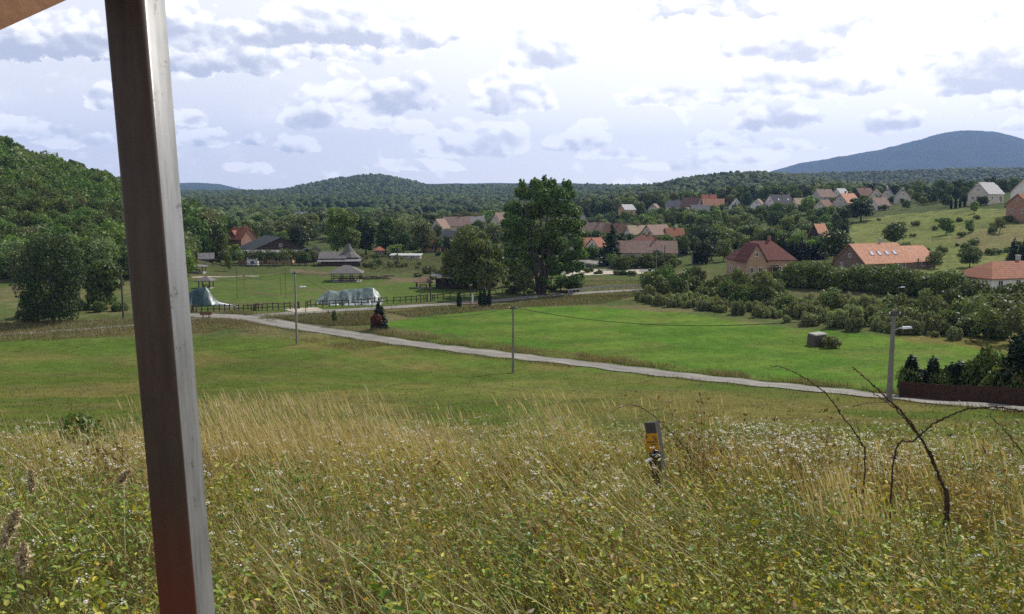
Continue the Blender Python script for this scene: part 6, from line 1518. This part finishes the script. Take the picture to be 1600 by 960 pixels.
cane('brown cane slanting in from the edge above the board fence', [(1700, 740, 5.2), (1650, 660, 5.2), (1610, 612, 5.2), (1580, 583, 5.2), (1550, 556, 5.2), (1517, 530, 5.2)], .016, .005, 7)
cane('thin cane falling towards the edge below the arched cane', [(1640, 790, 5.4), (1610, 728, 5.4), (1585, 690, 5.4), (1562, 665, 5.4), (1543, 646, 5.4)], .009, .004, 8, 90)
cane('short upright dark twig beside the long bowing cane', [(1342, 700, 6.4), (1341, 672, 6.4), (1336, 640, 6.4)], .005, .002, 9, 30)
# concrete marker post
p = atd(1047, 8.3); p.z = T1(p.x, p.y); t = empty('marker_post', p, R_(-38), 'leaning concrete marker post with a yellow plate in the tall grass', 'marker post'); t.rotation_euler = (R_(-2), R_(-11), R_(-32))
u, s = ray(1032, 661); H = s * p.y - p.z
b = MB().mat('marker_concrete'); w = .055; b.hexa([(-w, -w, -.4), (w, -w, -.4), (w, w, -.4), (-w, w, -.4), (-w, -w, H), (w, -w, H), (w, w, H), (-w, w, H)]); b.build('shaft', t)
pl = MB().mat('sign_yellow'); pl.box(-.068, .064, -w - .008, -w - .003, H - .29, H - .105); pl = pl.build('plate', t)
def letters(txt, x, z, size, parent, y):
    cu = bpy.data.curves.new('lettering', 'FONT'); cu.body = txt; cu.size = size; cu.extrude = .0006
    o = bpy.data.objects.new('tmp', cu); COL.objects.link(o); dg = bpy.context.evaluated_depsgraph_get(); me = bpy.data.meshes.new_from_object(o.evaluated_get(dg)); bpy.data.objects.remove(o)
    me.materials.clear(); me.materials.append(MATS['sign_black']); return link('lettering', me, parent, (x, y, z), (R_(90), 0, 0))
letters('F', -.060, H - .155, .048, pl, -w - .0095); letters('83', .000, H - .285, .042, pl, -w - .0095); letters('15', .005, H - .150, .034, pl, -w - .0095)
q = MB().mat('sign_black'); q.box(-.058, .055, -w - .0105, -w - .0085, H - .192, H - .184); q.box(-.02, .055, -w - .0105, -w - .0085, H - .215, H - .209); q.build('printed_line', pl)
# black valve head leaning on its side
p2 = p + Vector((-.11, -.10, 0)); t = empty('standpipe', Vector((p2.x, p2.y, T1(p2.x, p2.y))), R_(10), 'black standpipe with a pale spout against the marker post', 'standpipe')
u, s = ray(1018, 704); h2 = s * p2.y - t.location.z
MB().mat('black_plastic').tube([(0.03, 0, -.2), (.015, 0, h2 * .5), (0, 0, h2 * .78)], [.022, .022, .022], 10).build('pipe', t)
MB().mat('black_plastic').tube([(.0, 0, h2 * .68), (-.003, 0, h2 * .72), (-.004, 0, h2 * .92), (-.005, 0, h2 * .97)], [.03, .047, .045, .02], 12, True).build('head', t)
MB().mat('black_plastic').tube([(-.03, 0, h2 * .98), (-.005, 0, h2 * .995), (.025, 0, h2 * .98)], .012, 8).build('handle', t)
MB().mat('plastic_white').tube([(-.03, -.01, h2 * .86), (-.065, -.015, h2 * .85), (-.10, -.02, h2 * .80)], [.016, .014, .018], 10).build('spout', t)
# the steel post and eave board of the porch the picture is taken from
A = free(194.5, -190, 1.22); B = free(293.5, 958, 1.22); ax = (A - B).normalized(); low = B - ax * ((B.z - T1(B.x, B.y) + .25) / ax.z); top = B + ax * ((A - B).length)
t = empty('steel_post', low, 0, 'square steel post with a painted brown reflection and a bare grey side', 'post')
def steel():
    s_ = .0585 / 2; R0 = .0075; ring = []; cm = []
    for k, (cx, cy) in enumerate([(-1, -1), (1, -1), (1, 1), (-1, 1)]):
        for j in range(5):
            a = math.pi + k * math.pi / 2 + j * math.pi / 8; ring.append((cx * (s_ - R0) + R0 * math.cos(a), cy * (s_ - R0) + R0 * math.sin(a)))
    L = (top - low).length; n = len(ring); mb = MB().mat('post_steel'); zs = [0, L * .25, L * .5, L * .75, L]
    V = [(x, y, z) for z in zs for x, y in ring]; b0 = len(mb.v); mb.v += V
    mb.mats = ['post_steel', 'post_brown_reflection']
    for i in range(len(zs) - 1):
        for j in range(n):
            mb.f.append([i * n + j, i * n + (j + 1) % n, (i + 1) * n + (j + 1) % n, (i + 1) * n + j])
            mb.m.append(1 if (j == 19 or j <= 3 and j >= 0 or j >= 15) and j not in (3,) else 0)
    mb.f.append([(len(zs) - 1) * n + j for j in range(n)]); mb.m.append(0)
    return mb
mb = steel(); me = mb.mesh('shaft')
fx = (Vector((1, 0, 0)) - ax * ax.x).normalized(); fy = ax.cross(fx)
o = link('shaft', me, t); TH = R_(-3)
base_rot = Matrix.Rotation(0, 4, 'Z')
# shift the mesh origin so that colour follows the height of the place (z of the eye is 0)
X0 = low.copy()
rotm = Matrix((fx, fy, ax)).transposed().to_4x4() @ Matrix.Rotation(R_(POST_TWIST), 4, 'Z')
for v in me.vertices: v.co = (rotm @ v.co)
for v in me.vertices: v.co.z += X0.z
o.location = (0, 0, -X0.z); me.polygons.foreach_set('use_smooth', np.zeros(len(me.polygons), bool))
for p_ in me.polygons: p_.use_smooth = len(p_.vertices) == 4
bp = MB().mat('galvanised'); bp.box(-.09, .09, -.09, .09, .0, .012); bp.build('base_plate', t, loc=(0, 0, .17))
e1 = free(-420, 226, .80); e2 = top + Vector((.02, 0, .0))
d = (e2 - e1)
u1, u2 = free(-40, 56, .98), free(97, -5, 1.11)
dirn = (u2 - u1).normalized(); a = u1 - dirn * .8; b_ = u1 + dirn * .62
t = empty('eave_board', a, 0, 'orange brown timber eave board crossing the upper corner of the view', 'board')
mb = MB().mat('eave_timber'); dd_ = b_ - a; up = Vector((0, 0, 1)); sd = dirn.cross(up).normalized() * .02; upv = sd.normalized().cross(dirn).normalized()
if upv.z < 0: upv = -upv
h_ = upv * .16
mb.hexa([-sd, sd, dd_ + sd, dd_ - sd, -sd + h_, sd + h_, dd_ + sd + h_, dd_ - sd + h_]); mb.build('board', t)
# ------------------------------------------------------------------ light, sky, air
SUN_AZ, SUN_EL = R_(46), R_(46)       # to the right of straight ahead, high
sd = bpy.data.lights.new('sun', 'SUN'); sd.energy = 4.3; sd.angle = R_(.5); sd.color = (1.0, .955, .88)
so = bpy.data.objects.new('sun', sd); COL.objects.link(so); so.location = (200, 200, 300)
dirv = Vector((math.sin(SUN_AZ) * math.cos(SUN_EL), math.cos(SUN_AZ) * math.cos(SUN_EL), math.sin(SUN_EL)))
so.rotation_euler = dirv.to_track_quat('Z', 'Y').to_euler()
world = bpy.data.worlds.new('World'); scene.world = world; world.use_nodes = True
nt = world.node_tree; nt.nodes.clear(); g = G(nt)
out = g.n('ShaderNodeOutputWorld'); sky = g.n('ShaderNodeTexSky', sky_type='NISHITA'); sky.sun_disc = False
sky.sun_elevation = SUN_EL; sky.sun_rotation = SUN_AZ; sky.air_density = 1.0; sky.dust_density = 1.2; sky.ozone_density = 1.5; sky.altitude = 200
bg = g.n('ShaderNodeBackground'); bg.inputs[1].default_value = SKY_STR; g.link(sky.outputs[0], bg.inputs[0])
co = g.n('ShaderNodeTexCoord').outputs['Generated']; s = g.n('ShaderNodeSeparateXYZ'); g.link(co, s.inputs[0]); X, Y, Z = s.outputs
az = g.m('ARCTAN2', X, Y); hyp = g.m('SQRT', g.add(g.mul(X, X), g.mul(Y, Y))); el = g.m('ARCTAN2', Z, hyp)
def pe(px, py):
    u, w = ray(px, py); return math.atan2(u, 1), math.atan2(w, math.hypot(u, 1))
# cloud lumps shrink towards the horizon
lg = g.m('LOGARITHM', g.add(g.mx(el, .0), .07), 2.718)
cv = g.xyz(g.mul(az, 3.3), g.mul(el, 4.6), 0.0)
nb = g.noise(cv, 3.6, 6, .58, .2); nb2 = g.noise(cv, 10.0, 5, .60); nlow = g.noise(cv, 1.05, 4, .55)
wn = g.noise(g.xyz(g.mul(az, 1.0), g.mul(el, 1.6), 3.0), 14, 5, .62, 0.2, True); ws = g.n('ShaderNodeSeparateXYZ'); g.link(wn, ws.inputs[0])
wn2 = g.noise(g.xyz(g.mul(az, 1.0), g.mul(el, 1.3), 9.0), 52, 5, .65, 0.0, True); ws2 = g.n('ShaderNodeSeparateXYZ'); g.link(wn2, ws2.inputs[0])
sz = g.add(.25, g.mul(g.mx(el, 0), 4.0))
dx = g.mul(g.add(g.mul(g.sub(ws.outputs[0], .5), .075), g.mul(g.sub(ws2.outputs[0], .5), .030)), sz)
dy = g.mul(g.add(g.mul(g.sub(ws.outputs[1], .5), .050), g.mul(g.sub(ws2.outputs[1], .5), .024)), sz)
A2 = g.add(az, dx); E2 = g.add(el, dy)
D = 0.0; GR = 0.0
# cx, base, half width, height, greyness
CL = [(80, 78, 190, 62, 1.0), (330, 100, 150, 60, .85), (520, 60, 190, 62, .95), (640, 62, 120, 40, .8), (500, 92, 120, 34, .55), (850, 98, 75, 62, .75), (300, 60, 90, 60, .7),
      (480, 190, 52, 62, .55), (630, 163, 78, 62, .85), (590, 190, 60, 30, .3), (800, 162, 85, 64, .60), (540, 150, 50, 48, .35), (740, 232, 105, 60, .40), (470, 232, 46, 28, .5), (660, 200, 60, 26, .25),
      (60, 206, 70, 34, .45), (110, 225, 70, 26, .3), (170, 165, 40, 40, .45), (320, 222, 52, 28, .4), (290, 190, 40, 30, .4), (390, 222, 26, 14, .3), (385, 266, 46, 16, .2), (650, 262, 90, 18, .18), (900, 228, 60, 46, .45), (920, 200, 45, 26, .35),
      (1030, 158, 85, 34, .65), (1120, 165, 60, 20, .5), (1230, 82, 130, 50, .70), (1290, 50, 90, 44, .6), (1080, 18, 120, 34, .75), (1240, 142, 130, 46, .65), (1215, 192, 85, 46, .75), (1330, 140, 80, 30, .6), (1390, 196, 60, 48, .55), (1430, 110, 45, 40, .5),
      (1540, 128, 110, 78, .95), (1600, 125, 90, 80, .9), (1580, 168, 60, 24, .5), (1480, 90, 50, 34, .6), (1130, 222, 70, 24, .4), (1150, 250, 90, 22, .3), (1050, 262, 80, 16, .22), (1240, 232, 60, 18, .3), (960, 245, 70, 18, .3), (1600, 196, 50, 22, .4), (1180, 18, 60, 40, .5), (1540, 30, 40, 30, .35),
      (-150, 140, 160, 90, .8), (-350, 60, 200, 110, .9), (1850, 120, 200, 100, .9), (2100, 200, 200, 70, .6), (1750, 220, 90, 30, .4)]
for cx, cy, hw, hh, k in CL:
    a0, e0 = pe(cx, cy); w = hw / FPX * math.cos(a0) ** 2 * 1.05; h = pe(cx, cy - hh)[1] - e0
    x_ = g.m('MULTIPLY_ADD', A2, 1 / w, -a0 / w); y_ = g.m('MULTIPLY_ADD', E2, 1 / h, -e0 / h)
    yp = g.mx(y_, g.mul(y_, -3.2)); d = g.sub(1.0, g.add(g.mul(x_, x_), g.mul(yp, yp)))
    D = g.mx(d, D)
    gr = g.mul(g.mx(d, 0.0), g.m('MULTIPLY_ADD', y_, -1.05 * k, 1.05 * k))
    GR = g.mx(gr, GR)
def vor(vec, sc):
    nd = g.n('ShaderNodeTexVoronoi', feature='SMOOTH_F1'); g.link(vec, nd.inputs['Vector']); nd.inputs['Scale'].default_value = sc; nd.inputs['Smoothness'].default_value = .25
    return nd.outputs['Distance']
def puffs(vec):
    wv = g.n('ShaderNodeVectorMath', operation='MULTIPLY_ADD'); g.link(g.noise(vec, 7, 3, .6, 0, True), wv.inputs[0]); wv.inputs[1].default_value = (.10, .10, 0); g.link(vec, wv.inputs[2])
    return g.add(g.mul(g.sub(.45, vor(wv.outputs[0], 6.5)), 1.0), g.mul(g.sub(.45, vor(wv.outputs[0], 15)), .65))
pf = puffs(cv)
lump = g.add(g.add(g.mul(g.sub(nb, .5), 1.7), g.mul(g.sub(nb2, .5), .7)), g.mul(pf, .9))
dens = g.add(g.mul(D, 1.5), g.sub(lump, .06))
# relief: where the cloud thins out upwards and to the right the sun reaches it
cvs = g.n('ShaderNodeVectorMath', operation='ADD'); g.link(cv, cvs.inputs[0]); cvs.inputs[1].default_value = (.03, .06, 0)
nbs = g.noise(cvs.outputs[0], 3.6, 6, .58, .2); cvt = g.n('ShaderNodeVectorMath', operation='ADD'); g.link(cv, cvt.inputs[0]); cvt.inputs[1].default_value = (.015, .03, 0)
nbt = g.noise(cvt.outputs[0], 10.0, 5, .60)
pft = puffs(cvt.outputs[0])
rel = g.add(g.mul(g.sub(nb, nbs), .9), g.mul(g.sub(pf, pft), .9))
gen = g.add(g.sub(nlow, .56), g.mul(g.sub(nb, .5), .8))                                # clouds of the rest of the sky
cover = g.ss(dens, .10, .50); cover2 = g.ss(gen, .02, .26)
wisp = g.mul(cover2, .55)
cov = g.mx(cover, wisp)
grey = g.ss(g.sub(g.add(GR, g.mul(lump, .12)), g.mul(rel, .8)), .08, .85)
grey = g.mx(grey, g.mul(g.mul(g.ss(el, R_(19), R_(30)), cover2), .65))
sdv = g.n('ShaderNodeVectorMath', operation='DOT_PRODUCT'); g.link(co, sdv.inputs[0]); sdv.inputs[1].default_value = dirv
glow = g.ss(sdv.outputs['Value'], .30, .74)
shade = g.mix(glow, (.47, .51, .62, 1), (.70, .72, .81, 1))
ccol = g.mix(grey, g.mix(glow, (1.0, 1.0, 1.01, 1), (1.2, 1.2, 1.2, 1)), shade)
ccol = g.mix(g.mul(g.ss(rel, .02, -.16), .30), ccol, shade)
cb = g.n('ShaderNodeBackground'); g.link(ccol, cb.inputs[0]); cb.inputs[1].default_value = CLOUD_STR
# thin bright veil between the clouds
veil = g.n('ShaderNodeBackground'); g.link(g.mix(glow, (.79, .80, .86, 1), (1.12, 1.12, 1.12, 1)), veil.inputs[0]); veil.inputs[1].default_value = CLOUD_STR
m1 = g.n('ShaderNodeMixShader'); g.link(g.ss(el, R_(42), R_(14), .08, .93), m1.inputs[0]); g.link(bg.outputs[0], m1.inputs[1]); g.link(veil.outputs[0], m1.inputs[2])
m2 = g.n('ShaderNodeMixShader'); g.link(cov, m2.inputs[0]); g.link(m1.outputs[0], m2.inputs[1]); g.link(cb.outputs[0], m2.inputs[2])
g.link(m2.outputs[0], out.inputs[0])
world.cycles.sampling_method = 'MANUAL'; world.cycles.sample_map_resolution = 512
# haze
m = bpy.data.materials.new('haze'); m.use_nodes = True; MATS['haze'] = m; m.node_tree.nodes.clear(); g = G(m.node_tree)
o = g.n('ShaderNodeOutputMaterial'); v = g.n('ShaderNodeVolumePrincipled'); v.inputs['Color'].default_value = (.36, .54, 1.0, 1); v.inputs['Density'].default_value = HAZE; v.inputs['Anisotropy'].default_value = .0
g.link(v.outputs[0], o.inputs['Volume'])
if HAZE > 0:
    hz = MB(); hz.mats = ['haze']; hz.box(-17800, 17800, -60, 9800, -34, 640); tag(hz.build('haze'), kind='stuff')
vs = scene.view_settings; scene.display_settings.display_device = 'sRGB'
vs.view_transform = 'Standard'; vs.look = 'None'; vs.exposure = EXPO; vs.gamma = 1; vs.use_curve_mapping = False
cy = scene.cycles; cy.max_bounces = 5; cy.diffuse_bounces = 2; cy.glossy_bounces = 2; cy.transmission_bounces = 4; cy.volume_bounces = 0; cy.transparent_max_bounces = 4
cy.use_denoising = DENO; cy.denoiser = 'OPENIMAGEDENOISE'; cy.caustics_reflective = False; cy.caustics_refractive = False; cy.sample_clamp_indirect = 4
scene.render.use_persistent_data = False
